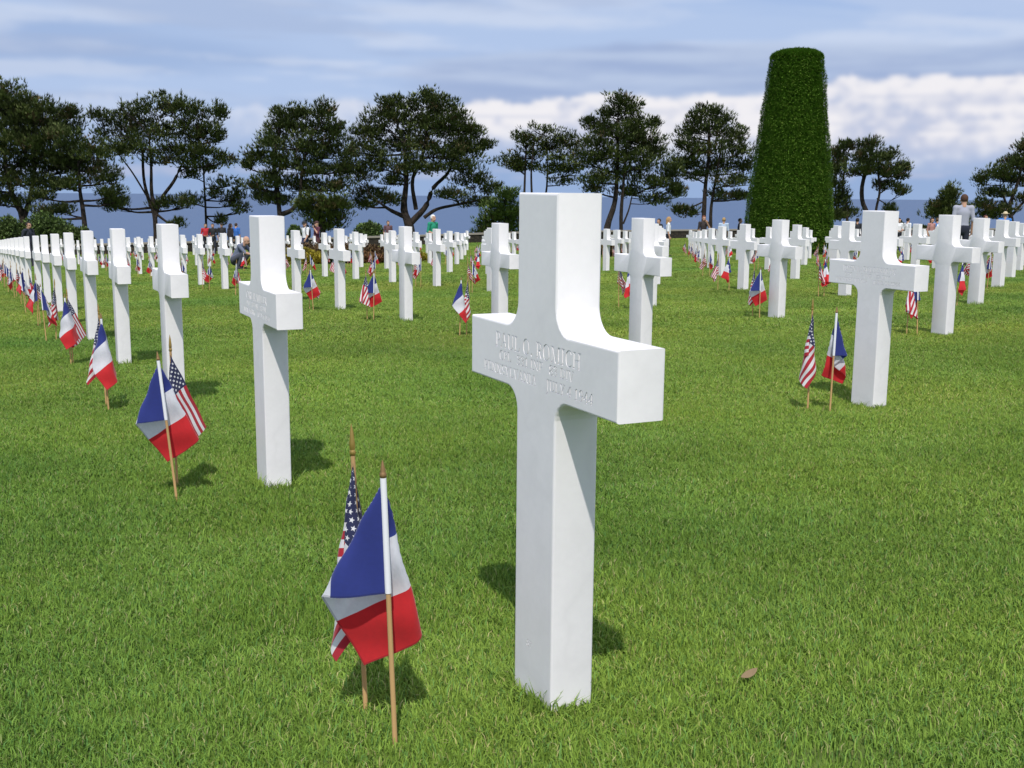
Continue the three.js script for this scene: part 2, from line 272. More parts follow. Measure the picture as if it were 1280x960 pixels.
// ---------------------------------------------------------------- small flags on sticks, one pair before each headstone
const weave = texture(256, 256, (u, v) => { const k = 0.5 + 0.25 * Math.sin(u * 256 * Math.PI / 2) * Math.sin(v * 256 * Math.PI / 2) + 0.2 * (fbmp(u * 16, v * 16, 16, 3) - 0.5); return [k, k, k]; }, false);
const frenchMap = texture(384, 256, (u, v) => { const n = 1 + 0.05 * (fbmp(u * 40, v * 40, 40, 2) - 0.5), hem = v < 0.018 || v > 0.982 || u > 0.988 ? 0.82 : 1, k = n * hem; return (u < 1 / 3 ? [0.135, 0.20, 0.53] : u < 2 / 3 ? [0.90, 0.90, 0.93] : [0.84, 0.10, 0.14]).map((c) => c * k); });
const canvas = document.createElement('canvas'); canvas.width = 1140; canvas.height = 760;
{
  const g = canvas.getContext('2d'), h = 760 / 13;
  for (let k = 0; k < 13; k++) { g.fillStyle = k % 2 ? '#e9e7ea' : '#b4182e'; g.fillRect(0, k * h, 1140, h + 1); }
  g.fillStyle = '#1c2450'; g.fillRect(0, 0, 470, 7 * h);
  g.fillStyle = '#f2f2f4';
  for (let r = 0; r < 9; r++) for (let c = 0; c < (r % 2 ? 5 : 6); c++) {
    const cx = 470 / 12 * (1 + 2 * c + (r % 2)), cy = 7 * h / 10 * (r + 1), R = 22; g.beginPath();
    for (let k = 0; k < 10; k++) { const a = -Math.PI / 2 + k * Math.PI / 5, q = k % 2 ? R * 0.42 : R; g[k ? 'lineTo' : 'moveTo'](cx + Math.cos(a) * q, cy + Math.sin(a) * q); } g.closePath(); g.fill();
  }
}
const usMap = new THREE.CanvasTexture(canvas); usMap.colorSpace = THREE.SRGBColorSpace; usMap.flipY = false;
const clothMat = (map) => new THREE.MeshPhysicalMaterial({ map, roughness: 0.92, bumpMap: weave, bumpScale: 0.0003, side: THREE.DoubleSide, transmission: 0.34, thickness: 0, sheen: 0.15, sheenRoughness: 0.8 });
const frenchCloth = clothMat(frenchMap), usCloth = clothMat(usMap);
const wood = std({ map: texture(64, 256, (u, v) => { const k = 0.92 + 0.25 * (fbmp(u * 16, v * 4, 4, 3) - 0.5); return [0.80 * k, 0.64 * k, 0.43 * k]; }), roughness: 0.7 });
const gold = std({ color: lin(0.60, 0.38, 0.12), metalness: 0.85, roughness: 0.34 });
const bronze = std({ color: lin(0.34, 0.20, 0.09), metalness: 0.6, roughness: 0.45 });
const sleeveMat = std({ color: lin(0.78, 0.78, 0.82), roughness: 0.9 });
const D = Math.PI / 180, dirOf = ([p, s]) => V(Math.sin(p * D) * Math.cos(s * D), -Math.cos(p * D) * Math.cos(s * D), Math.sin(s * D));
// Cloth hangs as a cone whose tip is the top of the hoist: a flat sheet bent without stretching. The angle at the tip (0 along
// the stick, 90 along the upper edge) runs along a curve of directions.
function drape(ctrl, nu, nv, L = 0.32, W = 0.213) {
  const pts = new THREE.CatmullRomCurve3(ctrl.map(dirOf), false, 'centripetal').getPoints(300).map((p) => p.normalize()), acc = [0];
  for (let k = 1; k < pts.length; k++) acc.push(acc[k - 1] + pts[k].angleTo(pts[k - 1]));
  const gam = (t) => {
    let k = 1; while (k < pts.length - 1 && acc[k] < t) k++;
    const f = (t - acc[k - 1]) / (acc[k] - acc[k - 1]);
    if (f <= 1) return pts[k - 1].clone().lerp(pts[k], f).normalize();
    const ax = V(0, 0, 0).crossVectors(pts[pts.length - 12], pts[pts.length - 1]).normalize(); return pts[pts.length - 1].clone().applyAxisAngle(ax, t - acc[acc.length - 1]);
  };
  const pos = [], uv = [], idx = [];
  for (let b = 0; b <= nv; b++) for (let a = 0; a <= nu; a++) {
    const u = a / nu * L, v = b / nv * W, r = Math.hypot(u, v), t = Math.atan2(u, v), p = gam(t).multiplyScalar(r);
    p.z += 0.0035 * Math.sin(u * 46 + v * 21) * Math.min(1, u / 0.05); p.x += 0.002 * Math.sin(v * 60 + u * 17) * Math.min(1, u / 0.05);
    pos.push(p.x, p.y, p.z); uv.push(a / nu, b / nv);
  }
  const n = nu + 1; for (let b = 0; b < nv; b++) for (let a = 0; a < nu; a++) { const q = b * n + a; idx.push(q, q + n, q + 1, q + 1, q + n, q + n + 1); }
  return geom(pos, idx, { uv });
}
const spear = (pts) => new THREE.LatheGeometry(pts.map(([x, y]) => new THREE.Vector2(x, y)), 12);
const usFinial = spear([[0.0001, -0.004], [0.0052, -0.002], [0.0062, 0.003], [0.0052, 0.008], [0.0042, 0.0095], [0.0056, 0.012], [0.0053, 0.022], [0.0034, 0.044], [0.0005, 0.060]]);
const frFinial = spear([[0.0001, -0.003], [0.0058, -0.001], [0.0066, 0.003], [0.0056, 0.0075], [0.0045, 0.009], [0.0048, 0.012], [0.0024, 0.024], [0.0004, 0.031]]);
const stickGeo = (h) => { const g = new THREE.CylinderGeometry(0.0046, 0.0049, h + 0.12, 8); g.translate(0, (h - 0.12) / 2, 0); return g; };
const STICK_U = stickGeo(0.515), STICK_F = stickGeo(0.505);
const sleeveGeo = new THREE.CylinderGeometry(0.0058, 0.0060, 0.214, 10, 1, false).translate(0, -0.107, 0);
const fr = rng(5);
function randomCurve(k, r) { // cloth gathered in a few narrow folds, one behind the other
  let s = k % 2 ? 1 : -1, psi = 0; const step = (k % 3 === 0 ? 1 : -1) * (4 + 2 * r()), A = 9 + 7 * r(), c = [[0, 0]], off = (r() - 0.5) * 6;
  for (let m = 0; m < 7; m++) { const e = off + s * A * (0.7 + 0.5 * r()); c.push([e * 0.45, psi + step * 0.15], [e * 0.92, psi + step * 0.3], [e, psi + step * 0.7]); psi += step; s = -s; }
  return c;
}
const frVar = [], usVar = [], frFar = [], usFar = [];
for (let k = 0; k < 8; k++) { const c = randomCurve(k, fr), c2 = randomCurve(k + 1, fr); frVar.push(drape(c, 30, 20)); frFar.push(drape(c, 12, 8)); usVar.push(drape(c2, 30, 20)); usFar.push(drape(c2, 12, 8)); }
const frontFrench = drape([[0, 0], [-14, 3], [-26, 3], [-29.5, -1], [-27, -6], [-18, -9], [-8, -9], [2, -8], [8, -8], [9.5, -11], [6, -14], [-1, -15]], 60, 40);
const foldedBack = drape([[0, 0], [-14, 3], [-24, 4], [-27, 0], [-24, -6], [-14, -9], [-3, -9], [8, -8], [15, -9], [16, -13], [10, -17]], 40, 28);
const usRight = drape([[0, 0], [-4, 4], [-6, 0], [-2, -5], [5, -5], [9, -1], [10, 5], [5, 9], [-1, 10], [2, 14], [8, 13], [11, 7]], 40, 28);
const usLeft = drape([[0, 0], [-5, 4], [-9, 5], [-12, 0], [-9, -6], [-3, -8], [2, -4], [0, 3], [-5, 8], [-10, 10], [-13, 6], [-9, 2]], 40, 28);
const frontUS = drape([[0, 0], [-3, 4], [-9, 7], [-11, 2], [-8, -5], [-2, -6], [3, -1], [3, 6], [-3, 9], [-8, 6], [-9, -1], [-5, -7], [1, -9], [4, -4]], 60, 40);
const sideFrench = drape([[0, 0], [10, -1], [18, -2], [19, -4], [10, -5], [4, -5], [3, -7], [10, -8], [16, -8], [16, -10], [8, -11], [-3, -10], [-5, -12], [3, -14]], 40, 28);
const sideUS = drape([[0, 0], [3, 5], [6, 3], [5, -5], [0, -9], [-5, -5], [-6, 3], [-3, 9], [2, 11], [6, 6], [8, -1], [5, -8], [0, -11]], 40, 28);
const diamond = drape([[0, 0], [-8, -8], [-14, -12], [-18, -8], [-16, 0], [-10, 7], [0, 10], [6, 8], [10, 2], [8, -6]], 40, 28);
function flag(kind, x, z, turn, leanX, leanZ, cloth, label, group, top) {
  const us = kind === 'us', o = thing(us ? 'american_flag' : 'french_flag', label, 'flag', x, ground(x, z) + 0.012, z, 0, group);
  o.rotation.set(leanZ, turn, -leanX, 'YXZ');
  const h = us ? 0.515 : 0.505;
  mesh('stick', us ? STICK_U : STICK_F, wood, o);
  const f = mesh('finial', us ? usFinial : frFinial, us ? gold : bronze, o); f.position.y = h;
  const c = mesh('cloth', cloth, us ? usCloth : frenchCloth, o); c.position.set(0, h - (us ? 0.014 : 0.004), us ? 0.0055 : 0.001);
  if (!us) { const s = mesh('sleeve', sleeveGeo, sleeveMat, c); s.position.set(0, 0.002, -0.001); }
  return o;
}
const FLG = 'small stick flags set before the headstones';
const LAB = { // hand-set pairs: [us cloth, us turn, lean], [french cloth, ...]
  '0,0': { us: [frontUS, 0, -0.035, -0.01], fr: [frontFrench, 0, -0.032, 0.0] },
  '1,0': { us: [usRight, 0.0, 0.0, 0.02], fr: [foldedBack, 0.05, -0.085, 0.0] },
  '2,0': { us: [usLeft, 0.0, -0.03, 0], fr: [diamond, 0.0, -0.02, 0.02] },
  '3,0': { us: [usRight, 0.2, -0.03, 0], fr: [diamond, -0.3, -0.03, 0.02] },
  '4,0': { us: [frontUS, 0.0, 0.03, 0], fr: [sideFrench, -0.6, -0.05, 0.02] },
  '0,1': { us: [frontUS, 0.25, -0.01, 0.01], fr: [sideFrench, 0.1, 0.012, 0.0] },
  '2,1': { us: [frontUS, 0.6, 0.02, 0], fr: [diamond, 0.5, 0.03, 0] },
  '3,1': { us: [usVar[2], 0, -0.02, 0], fr: [foldedBack, 0.1, 0.02, 0] },
  '4,1': { us: [usVar[5], 1.4, 0, 0], fr: [foldedBack, 0.0, -0.05, 0] },
  '1,2': { us: [frontUS, 0.1, 0, 0], fr: [foldedBack, 0.0, -0.02, 0] },
};
const OFF = { '0,0': [[-0.11, 0.36], [0.06, 0.36]], '1,0': [[-0.17, 0.33], [0.06, 0.37]], '2,0': [[-0.09, 0.36], [0.11, 0.37]], '3,0': [[-0.22, 0.34], [-0.14, 0.36]], '0,1': [[-0.05, 0.36], [0.07, 0.32]], '2,1': [[-0.30, 0.19], [-0.27, 0.27]], '3,1': [[-0.44, 0.29], [-0.40, 0.23]], '1,2': [[-0.24, 0.12], [-0.02, 0.20]], '0,2': [[-0.2, 0.2], [-0.14, 0.14]] };
const fq = rng(909);
for (const c of CROSSES) {
  if (c.d > 56) continue;
  const key = c.i + ',' + c.j, L = LAB[key], off = OFF[key] ?? [[-0.16 + 0.2 * (fq() - 0.5), 0.34 + 0.1 * (fq() - 0.5)], [0.02 + 0.2 * (fq() - 0.5), 0.35 + 0.1 * (fq() - 0.5)]];
  const near = c.d < 17, k1 = Math.floor(fq() * 8), k2 = Math.floor(fq() * 8), t1 = (fq() - 0.5) * 2.6, t2 = (fq() - 0.5) * 2.6, l = [fq(), fq(), fq(), fq()].map((q) => (q - 0.5) * 0.14);
  const put = (o) => [c.x + ARM.x * o[0] + FRONT.x * o[1], c.z + ARM.z * o[0] + FRONT.z * o[1]];
  const a = put(off[0]), b = put(off[1]);
  const e = ENGRAVED[key], pl = place(c), w = e ? (key === '0,0' ? 'the clearly carved cross' : key === '0,1' ? 'the faintly lettered cross' : 'the worn cross beside the clearly carved one') : pl ? `the cross ${pl}` : null;
  const lu = w ? `small American flag before ${w}` : 'small American stick flag set before one of the plain headstones', lf = w ? `small French flag before ${w}` : 'small French stick flag set before one of the plain headstones';
  const U = L?.us ?? [(near ? usVar : usFar)[k1], t1, l[0], l[1]], F = L?.fr ?? [(near ? frVar : frFar)[k2], t2, l[2], l[3]];
  flag('us', a[0], a[1], U[1], U[2], U[3], U[0], lu, FLG); flag('fr', b[0], b[1], F[1], F[2], F[3], F[0], lf, FLG);
}

// ---------------------------------------------------------------- grass: countless short blades, as patches of one sward
{
  const r = rng(31), pos = [], col = [], idx = [], R = 0.115; let n = 0;
  for (let b = 0; b < 460; b++) {
    const q = Math.sqrt(r()) * R, an = r() * 6.283, x = Math.cos(an) * q, z = Math.sin(an) * q, h = 0.012 + 0.019 * r() + (r() < 0.07 ? 0.012 : 0), w = 0.0010 + 0.0010 * r(), a = r() * 6.283, lean = 0.25 + 0.75 * r(), la = r() * 6.283;
    const cx = Math.cos(a) * w, cz = Math.sin(a) * w, lx = Math.cos(la) * lean * h, lz = Math.sin(la) * lean * h;
    pos.push(x - cx, -0.006, z - cz, x + cx, -0.006, z + cz, x - cx * 0.8 + lx * 0.35, h * 0.62, z - cz * 0.8 + lz * 0.35, x + cx * 0.8 + lx * 0.35, h * 0.62, z + cz * 0.8 + lz * 0.35, x + lx, h * (1 - 0.25 * lean), z + lz);
    const t = r(); let c = mix3([0.152, 0.256, 0.032], [0.232, 0.344, 0.056], r());
    if (t < 0.07) c = mix3([0.42, 0.38, 0.18], [0.33, 0.35, 0.10], r()); else if (t < 0.2) c = [0.125, 0.245, 0.052];
    for (let k = 0; k < 5; k++) col.push(...c);
    idx.push(n, n + 1, n + 2, n + 1, n + 3, n + 2, n + 2, n + 3, n + 4); n += 5;
  }
  const g = geom(pos, idx, { color: col }), M = [], C = [], m = new THREE.Matrix4(), qt = new THREE.Quaternion(), qy = new THREE.Quaternion(), sc = V(1, 1, 1), up = V(0, 1, 0);
  const add = (x, z, s, sy) => {
    const sl = slopeAt(x, z), nrm = V(-sl[0], 1, -sl[1]).normalize(); qt.setFromUnitVectors(up, nrm); qy.setFromAxisAngle(up, r() * 6.283); qt.multiply(qy); sc.set(s, sy, s);
    m.compose(V(x, ground(x, z) + 0.001, z), qt, sc); M.push(m.clone());
    const [a, b, c] = lawnTint(x, z), k = 0.66 + 0.58 * a + 0.22 * (c - 0.5); C.push([k * (0.68 + 0.42 * b + 0.30 * a), k, k * (0.85 + 0.3 * c)]);
  };
  const band = (z0, z1, step, s, sy, half) => { for (let z = z0; z > z1; z -= step) { const w = half(-z); for (let x = -w; x < w; x += step) add(x + (r() - 0.5) * step, z + (r() - 0.5) * step, s * (0.85 + 0.3 * r()), sy * (0.62 + 0.75 * fbm(x * 2.6, z * 2.6, 3) + 0.3 * (r() - 0.5))); } };
  const half = (d) => 0.53 * d + 1.1;
  band(-0.9, -3.2, 0.088, 0.86, 0.9, half);
  band(-3.2, -6, 0.098, 0.96, 0.92, half);
  band(-6, -10, 0.125, 1.2, 0.95, half);
  band(-10, -20, 0.19, 1.75, 1.0, half);
  band(-20, -38, 0.34, 2.9, 1.1, half);
  band(-38, -78, 0.62, 5.0, 1.4, half);
  const im = new THREE.InstancedMesh(g, new THREE.MeshPhysicalMaterial({ vertexColors: true, roughness: 0.8, side: THREE.DoubleSide, specularIntensity: 0.45 }), M.length), cc = new THREE.Color();
  M.forEach((q, k) => { im.setMatrixAt(k, q); im.setColorAt(k, cc.setRGB(...C[k])); });
  im.name = 'grass'; shadows(im); tag(im, 'short mown green grass covering the whole lawn', 'grass', null, 'stuff'); scene.add(im);
  // grass left longer against the stones, where the mower cannot reach
  const tp = [], tc = [], ti = []; let q = 0;
  for (let b = 0; b < 13; b++) {
    const an = r() * 6.283, rr = 0.016 * Math.sqrt(r()), x = Math.cos(an) * rr, z = Math.sin(an) * rr, h = 0.030 + 0.030 * r(), w = 0.0012 + 0.0010 * r(), a = r() * 6.283, la = r() * 6.283, ln = (0.25 + 0.6 * r()) * h, cx = Math.cos(a) * w, cz = Math.sin(a) * w, lx = Math.cos(la) * ln, lz = Math.sin(la) * ln;
    tp.push(x - cx, -0.01, z - cz, x + cx, -0.01, z + cz, x - cx * 0.85 + lx * 0.3, h * 0.6, z - cz * 0.85 + lz * 0.3, x + cx * 0.85 + lx * 0.3, h * 0.6, z + cz * 0.85 + lz * 0.3, x + lx, h * 0.92, z + lz);
    const c = r() < 0.1 ? [0.40, 0.37, 0.15] : mix3([0.152, 0.256, 0.032], [0.232, 0.344, 0.056], r()); for (let k = 0; k < 5; k++) tc.push(...c);
    ti.push(q, q + 1, q + 2, q + 1, q + 3, q + 2, q + 2, q + 3, q + 4); q += 5;
  }
  const TM = [];
  for (const c of CROSSES) if (c.d < 18) for (let k = 0, n = c.d < 5 ? 60 : 30; k < n; k++) { const t = k / n * 4 + r() * 0.05, side = Math.floor(t) % 4, f = (t - Math.floor(t)) * 2 - 1, e = r() * r() * 0.03, hw = CW / 2 + 0.004, ht = CT / 2 + 0.004, [a, b] = side === 0 ? [f * hw, ht + e] : side === 1 ? [hw + e, -f * ht] : side === 2 ? [-f * hw, -ht - e] : [-hw - e, f * ht], x = c.x + ARM.x * a + FRONT.x * b, z = c.z + ARM.z * a + FRONT.z * b, sy = 0.45 + 0.7 * r() * fbm(x * 14, z * 14, 2) * 2; qy.setFromAxisAngle(up, r() * 6.283); m.compose(V(x, ground(x, z), z), qy, sc.set(1, sy, 1)); TM.push(m.clone()); }
  const tm = new THREE.InstancedMesh(geom(tp, ti, { color: tc }), im.material, TM.length); TM.forEach((w, k) => tm.setMatrixAt(k, w));
  tm.name = 'grass_001'; shadows(tm); tag(tm, 'longer uncut grass blades growing against the foot of the crosses', 'grass', null, 'stuff'); scene.add(tm);
}

// ---------------------------------------------------------------- foliage pieces
const leafMat = (c, tr = 0.2) => new THREE.MeshPhysicalMaterial({ color: c ?? 0xffffff, vertexColors: true, roughness: 0.8, side: THREE.DoubleSide, transmission: tr, thickness: 0, specularIntensity: 0.35 });
class Leaves { // many small pointed faces
  constructor() { this.p = []; this.c = []; }
  tri(a, b, c, k) { this.p.push(a.x, a.y, a.z, b.x, b.y, b.z, c.x, c.y, c.z); for (let q = 0; q < 3; q++) this.c.push(k[0], k[1], k[2]); }
  spike(o, d, len, w, k) { const s = V(0, 0, 0).crossVectors(d, Math.abs(d.y) > 0.9 ? V(1, 0, 0) : V(0, 1, 0)).normalize().multiplyScalar(w); this.tri(o.clone().add(s), o.clone().sub(s), o.clone().addScaledVector(d, len), k); }
  build() { const g = new THREE.BufferGeometry(); g.setAttribute('position', new THREE.Float32BufferAttribute(this.p, 3)); g.setAttribute('color', new THREE.Float32BufferAttribute(this.c, 3)); g.computeVertexNormals(); return g; }
}
const unit = (r) => { const z = r() * 2 - 1, a = r() * 6.283, s = Math.sqrt(1 - z * z); return V(s * Math.cos(a), z, s * Math.sin(a)); };
const barkMat = std({ map: texture(128, 256, (u, v) => { const k = 0.55 + 0.9 * (fbmp(u * 16, v * 8, 8, 4) - 0.35); return [0.27 * k, 0.225 * k, 0.195 * k]; }), bumpMap: marbleBump, bumpScale: 0.03, roughness: 0.95 });
const needleMat = leafMat(null, 0);

// ---------------------------------------------------------------- clipped column tree
{
  const H = at(985, 62, 50).y - ground(TOPIARY.x, TOPIARY.z), base = ground(TOPIARY.x, TOPIARY.z), r = rng(19);
  const o = thing('clipped_column_tree', 'tall clipped evergreen column tree tapering upward to a flat rounded top', 'tree', TOPIARY.x, base, TOPIARY.z);
  mesh('trunk', limb([V(0, -0.2, 0), V(0, 1.5, 0), V(0.05, H * 0.8, 0)], [0.22, 0.19, 0.06], 9), barkMat, o);
  const rad = (y) => { const t = y / H, k = Math.max(0, (t - 0.955) / 0.045); return (2.02 - 0.80 * t - 0.16 * t * t) * Math.pow(Math.max(0, 1 - Math.pow(Math.min(1, k), 2.6)), 1 / 2.6) * (0.93 + 0.07 * sst(0, 0.06, t)); };
  const L = new Leaves();
  const lump = (a, y) => 0.16 * (fbm(a * 3.2 + 9, y * 1.6, 3) - 0.5) + 0.10 * (fbm(a * 9 + 1, y * 3.4, 2) - 0.5);
  const put = (y, an, rr, dirN) => {
    const q = rr + (r() - 0.75) * 0.09, p = V(Math.cos(an) * q, y, Math.sin(an) * q), d = dirN.clone().addScaledVector(unit(r), 0.75).add(V(0, 0.15, 0)).normalize(), t = r();
    const k = t < 0.10 ? [0.16, 0.235, 0.035] : mix3([0.090, 0.188, 0.019], [0.142, 0.258, 0.028], r());
    L.spike(p, d, 0.05 + 0.07 * r(), 0.016 + 0.014 * r(), k); L.spike(p, d.clone().addScaledVector(unit(r), 0.8).normalize(), 0.05 + 0.06 * r(), 0.016, k);
  };
  for (let k = 0; k < 84000; k++) { const y = 0.05 + (H - 0.1) * r(), an = r() * 6.28319; if (r() > rad(y) / 2.02) continue; put(y, an, rad(y) + lump(an, y), V(Math.cos(an), 0.1, Math.sin(an))); }
  for (let k = 0; k < 9000; k++) { const an = r() * 6.28319; const f = Math.sqrt(r()), y = H * (0.955 + 0.045 * Math.pow(1 - Math.pow(f, 2.6), 1 / 2.6)) - 0.03; put(y, an, f * rad(H * 0.955), V(Math.cos(an) * f * f, 1.1 - 0.6 * f, Math.sin(an) * f * f).normalize()); }
  for (let k = 0; k < 44000; k++) { // leaves deeper in the crown
    const y = 0.08 + (H - 0.2) * r(), an = r() * 6.28319, q = Math.max(0, rad(y) - 0.22 - 0.22 * r() * r()), d = V(Math.cos(an), 0.1, Math.sin(an)).addScaledVector(unit(r), 1.6).normalize();
    L.spike(V(Math.cos(an) * q, y, Math.sin(an) * q), d, 0.16 + 0.12 * r(), 0.085 + 0.05 * r(), mix3([0.090, 0.188, 0.019], [0.142, 0.258, 0.028], r()));
  }
  mesh('crown', L.build(), leafMat(null, 0), o);
}

// ---------------------------------------------------------------- wind-shaped pines along the bluff
// trunks and foliage pads are given as pixels; each tree's distance follows from where it stands beyond the low wall
function pine(seed, depth, trunks, pads, label, o2 = {}) {
  const r = rng(seed), root = trunks[0].pts[0], b = at(root[0], root[1], depth), gy = ground(b.x, b.z), sc = depth / FPX;
  const o = thing('pine_tree', label, 'tree', b.x, gy, b.z, 0, 'pine trees along the bluff');
  const P = (u, v, dz = 0) => { const q = at(u, v, depth); return V((q.x - b.x) * (1 + dz / depth * 0), q.y - gy, dz); };
  const G = [], L = new Leaves(), heads = [];
  for (const t of trunks) {
    const dz = t.dz ?? 0, line = t.pts.map(([u, v], k) => P(u, v, dz * (k / (t.pts.length - 1)))); if (t.ground ?? true) line[0].y = -0.3;
    const s = smoothLine(line, 14), rr = s.map((_, k) => (t.w[0] + (t.w[1] - t.w[0]) * k / (s.length - 1)) * 0.78 * sc / 2 * (1 + 0.12 * (r() - 0.5)) + (k === 0 && (t.ground ?? true) ? 0.05 : 0));
    G.push(limb(s, rr, 8)); for (let k = 4; k < s.length; k++) heads.push([s[k], rr[k]]);
  }
  const dark = o2.dark ?? 1, hue = o2.hue ?? [0, 0, 0];
  for (const [u, v, rx, ry] of pads) {
    const ax = rx * sc * 1.05, ay = ry * sc * 1.16, az = Math.max(ax * 0.85, ay), c = P(u, v + 4 + 0.1 * ry, (r() - 0.5) * ax * 1.3 * (o2.thick ?? 1));
    // limb from the nearest part of a trunk that lies below
    let best = heads[0], bd = 1e9; for (const h of heads) { const e = h[0].distanceTo(c) + (h[0].y > c.y - 0.2 ? 1.5 : 0); if (e < bd) { bd = e; best = h; } }
    const mid = best[0].clone().lerp(c, 0.55).add(V((r() - 0.5) * 0.3, -0.18 * bd * 0.5, (r() - 0.5) * 0.3)), s = smoothLine([best[0], mid, c.clone().add(V(0, -ay * 0.35, 0))], 7), w0 = Math.min(best[1] * 0.75, 0.05 + 0.018 * bd);
    G.push(limb(s, s.map((_, k) => w0 * (1 - 0.72 * k / 7)), 5));
    const twigs = Math.round(6 + ax * ay * 5);
    for (let k = 0; k < twigs; k++) { const d = unit(r), e = V(c.x + d.x * ax * 0.9, c.y + d.y * ay * 0.75, c.z + d.z * az * 0.9), f = s[3 + Math.floor(r() * 4)]; G.push(limb([f, f.clone().lerp(e, 0.5).add(V(0, -0.06, 0)), e], [0.028, 0.019, 0.008], 4)); }
    const M = Math.round((o2.dense ?? 1) * (9 + 26 * Math.pow(ax * ay, 0.86)));
    for (let k = 0; k < M; k++) {
      const d = unit(r), q = Math.pow(r(), 0.46) * (0.92 + 0.5 * (r() - 0.3)), e = V(c.x + d.x * ax * q, c.y + d.y * ay * q * (d.y < 0 ? 0.7 : 1), c.z + d.z * az * q), R = 0.20 + 0.24 * r(), s0 = r();
      if (d.y > -0.25 && r() < 0.45) { const f = V(c.x + d.x * ax * (1.02 + 0.14 * r()), c.y + d.y * ay * 1.04 + 0.10, c.z + d.z * az * 1.02), kc = mix3([0.075, 0.10, 0.032], [0.16, 0.19, 0.062], r()).map((x, i) => (x + hue[i]) * dark), up = V(d.x * 0.5, 0.9, d.z * 0.5).normalize(); for (let g = 0; g < 12; g++) L.spike(f.clone().addScaledVector(up, 0.26 * r() - 0.1), up.clone().addScaledVector(unit(r), 0.5).normalize(), 0.20 + 0.16 * r(), 0.030 + 0.02 * r(), kc); }
      if (r() < (o2.holes ?? 0.36) - 0.26) continue;
      const base = mix3([0.070, 0.095, 0.030], [0.155, 0.185, 0.060], s0 * s0), tone = r() < 0.06 ? [0.15, 0.115, 0.06] : base, n = Math.round(11 + 26 * R);
      for (let m = 0; m < n; m++) {
        const w = unit(r), f = V(e.x + w.x * R * 1.15, e.y + w.y * R * 0.8 + 0.05, e.z + w.z * R), out = V(w.x * 0.55 + d.x * 0.35, 0.75 + 0.35 * w.y, w.z * 0.55 + d.z * 0.35).normalize(), j = 0.75 + 0.5 * r(), kk = tone.map((x, i) => (x + hue[i]) * dark * j);
        for (let g = 0; g < 5; g++) L.spike(f, out.clone().addScaledVector(unit(r), 0.6).normalize(), (0.16 + 0.20 * r()) * (o2.needle ?? 1), 0.026 + 0.020 * r(), kk);
      }
    }
  }
  mesh('trunk', merge(G), barkMat, o); mesh('crown', L.build(), needleMat, o);
}
const T = (pts, w, extra = {}) => ({ pts, w, ...extra });
pine(101, 78, [T([[27, 296], [28, 268], [18, 250], [8, 215], [5, 160]], [15, 4]), T([[30, 272], [36, 245], [40, 200], [35, 150]], [10, 3], { ground: false, dz: -0.8 })],
  [[8, 118, 34, 18], [-28, 125, 35, 25], [48, 138, 36, 18], [72, 152, 26, 14], [88, 138, 10, 7], [20, 160, 60, 22], [-35, 175, 45, 25], [60, 180, 42, 18], [10, 195, 55, 18], [70, 205, 32, 12], [-20, 222, 45, 16], [30, 222, 40, 12], [70, 228, 22, 7], [5, 248, 30, 8], [-45, 150, 40, 30], [15, 140, 50, 20]], 'broad dense dark pine with a thick forked trunk at the end of the tree line', { dense: 1.15 });
pine(102, 76, [T([[109, 296], [104, 265], [100, 238], [98, 195]], [9, 4])],
  [[98, 172, 30, 14], [120, 186, 30, 14], [75, 196, 30, 12], [112, 205, 38, 11], [132, 220, 24, 8], [88, 225, 30, 8], [140, 238, 16, 6], [60, 262, 22, 5], [82, 258, 14, 4], [146, 246, 11, 5], [52, 240, 18, 5]], 'slim single-trunk pine with a bare low branch beside the broad dense pine', { dense: 0.85 });
pine(103, 80, [T([[193, 300], [193, 268], [186, 250], [180, 225], [178, 185]], [8, 4]), T([[194, 268], [191, 240], [192, 210], [191, 170]], [7, 3], { ground: false, dz: 0.8 }), T([[194, 272], [200, 250], [216, 226], [225, 205], [236, 180]], [7, 3], { ground: false, dz: -0.6 }), T([[184, 246], [165, 215], [150, 195]], [3, 2], { ground: false })],
  [[123, 140, 12, 7], [145, 146, 22, 11], [172, 135, 26, 13], [200, 128, 24, 12], [228, 130, 24, 12], [258, 136, 22, 10], [276, 138, 9, 8], [160, 160, 36, 14], [205, 155, 40, 16], [250, 158, 34, 14], [276, 165, 10, 12], [180, 178, 40, 13], [225, 180, 40, 14], [258, 186, 24, 12], [150, 186, 26, 8], [285, 194, 13, 8], [240, 200, 22, 8], [200, 196, 25, 7], [150, 254, 16, 5], [200, 251, 20, 5], [228, 250, 16, 6], [140, 250, 9, 4], [222, 276, 8, 4]], 'open spreading pine with several upright stems and a wide flat crown', { dense: 0.8, holes: 0.40 });
pine(104, 83, [T([[258, 302], [257, 262], [255, 225], [254, 195]], [4.5, 2])],
  [[288, 226, 20, 6], [268, 238, 16, 5], [300, 240, 13, 6], [276, 272, 10, 5], [302, 257, 11, 5], [247, 214, 16, 4], [285, 250, 12, 4], [238, 246, 12, 4], [260, 205, 18, 6]], 'thin sparse pine with a few drooping low sprays of needles', { dense: 0.75, holes: 0.42 });
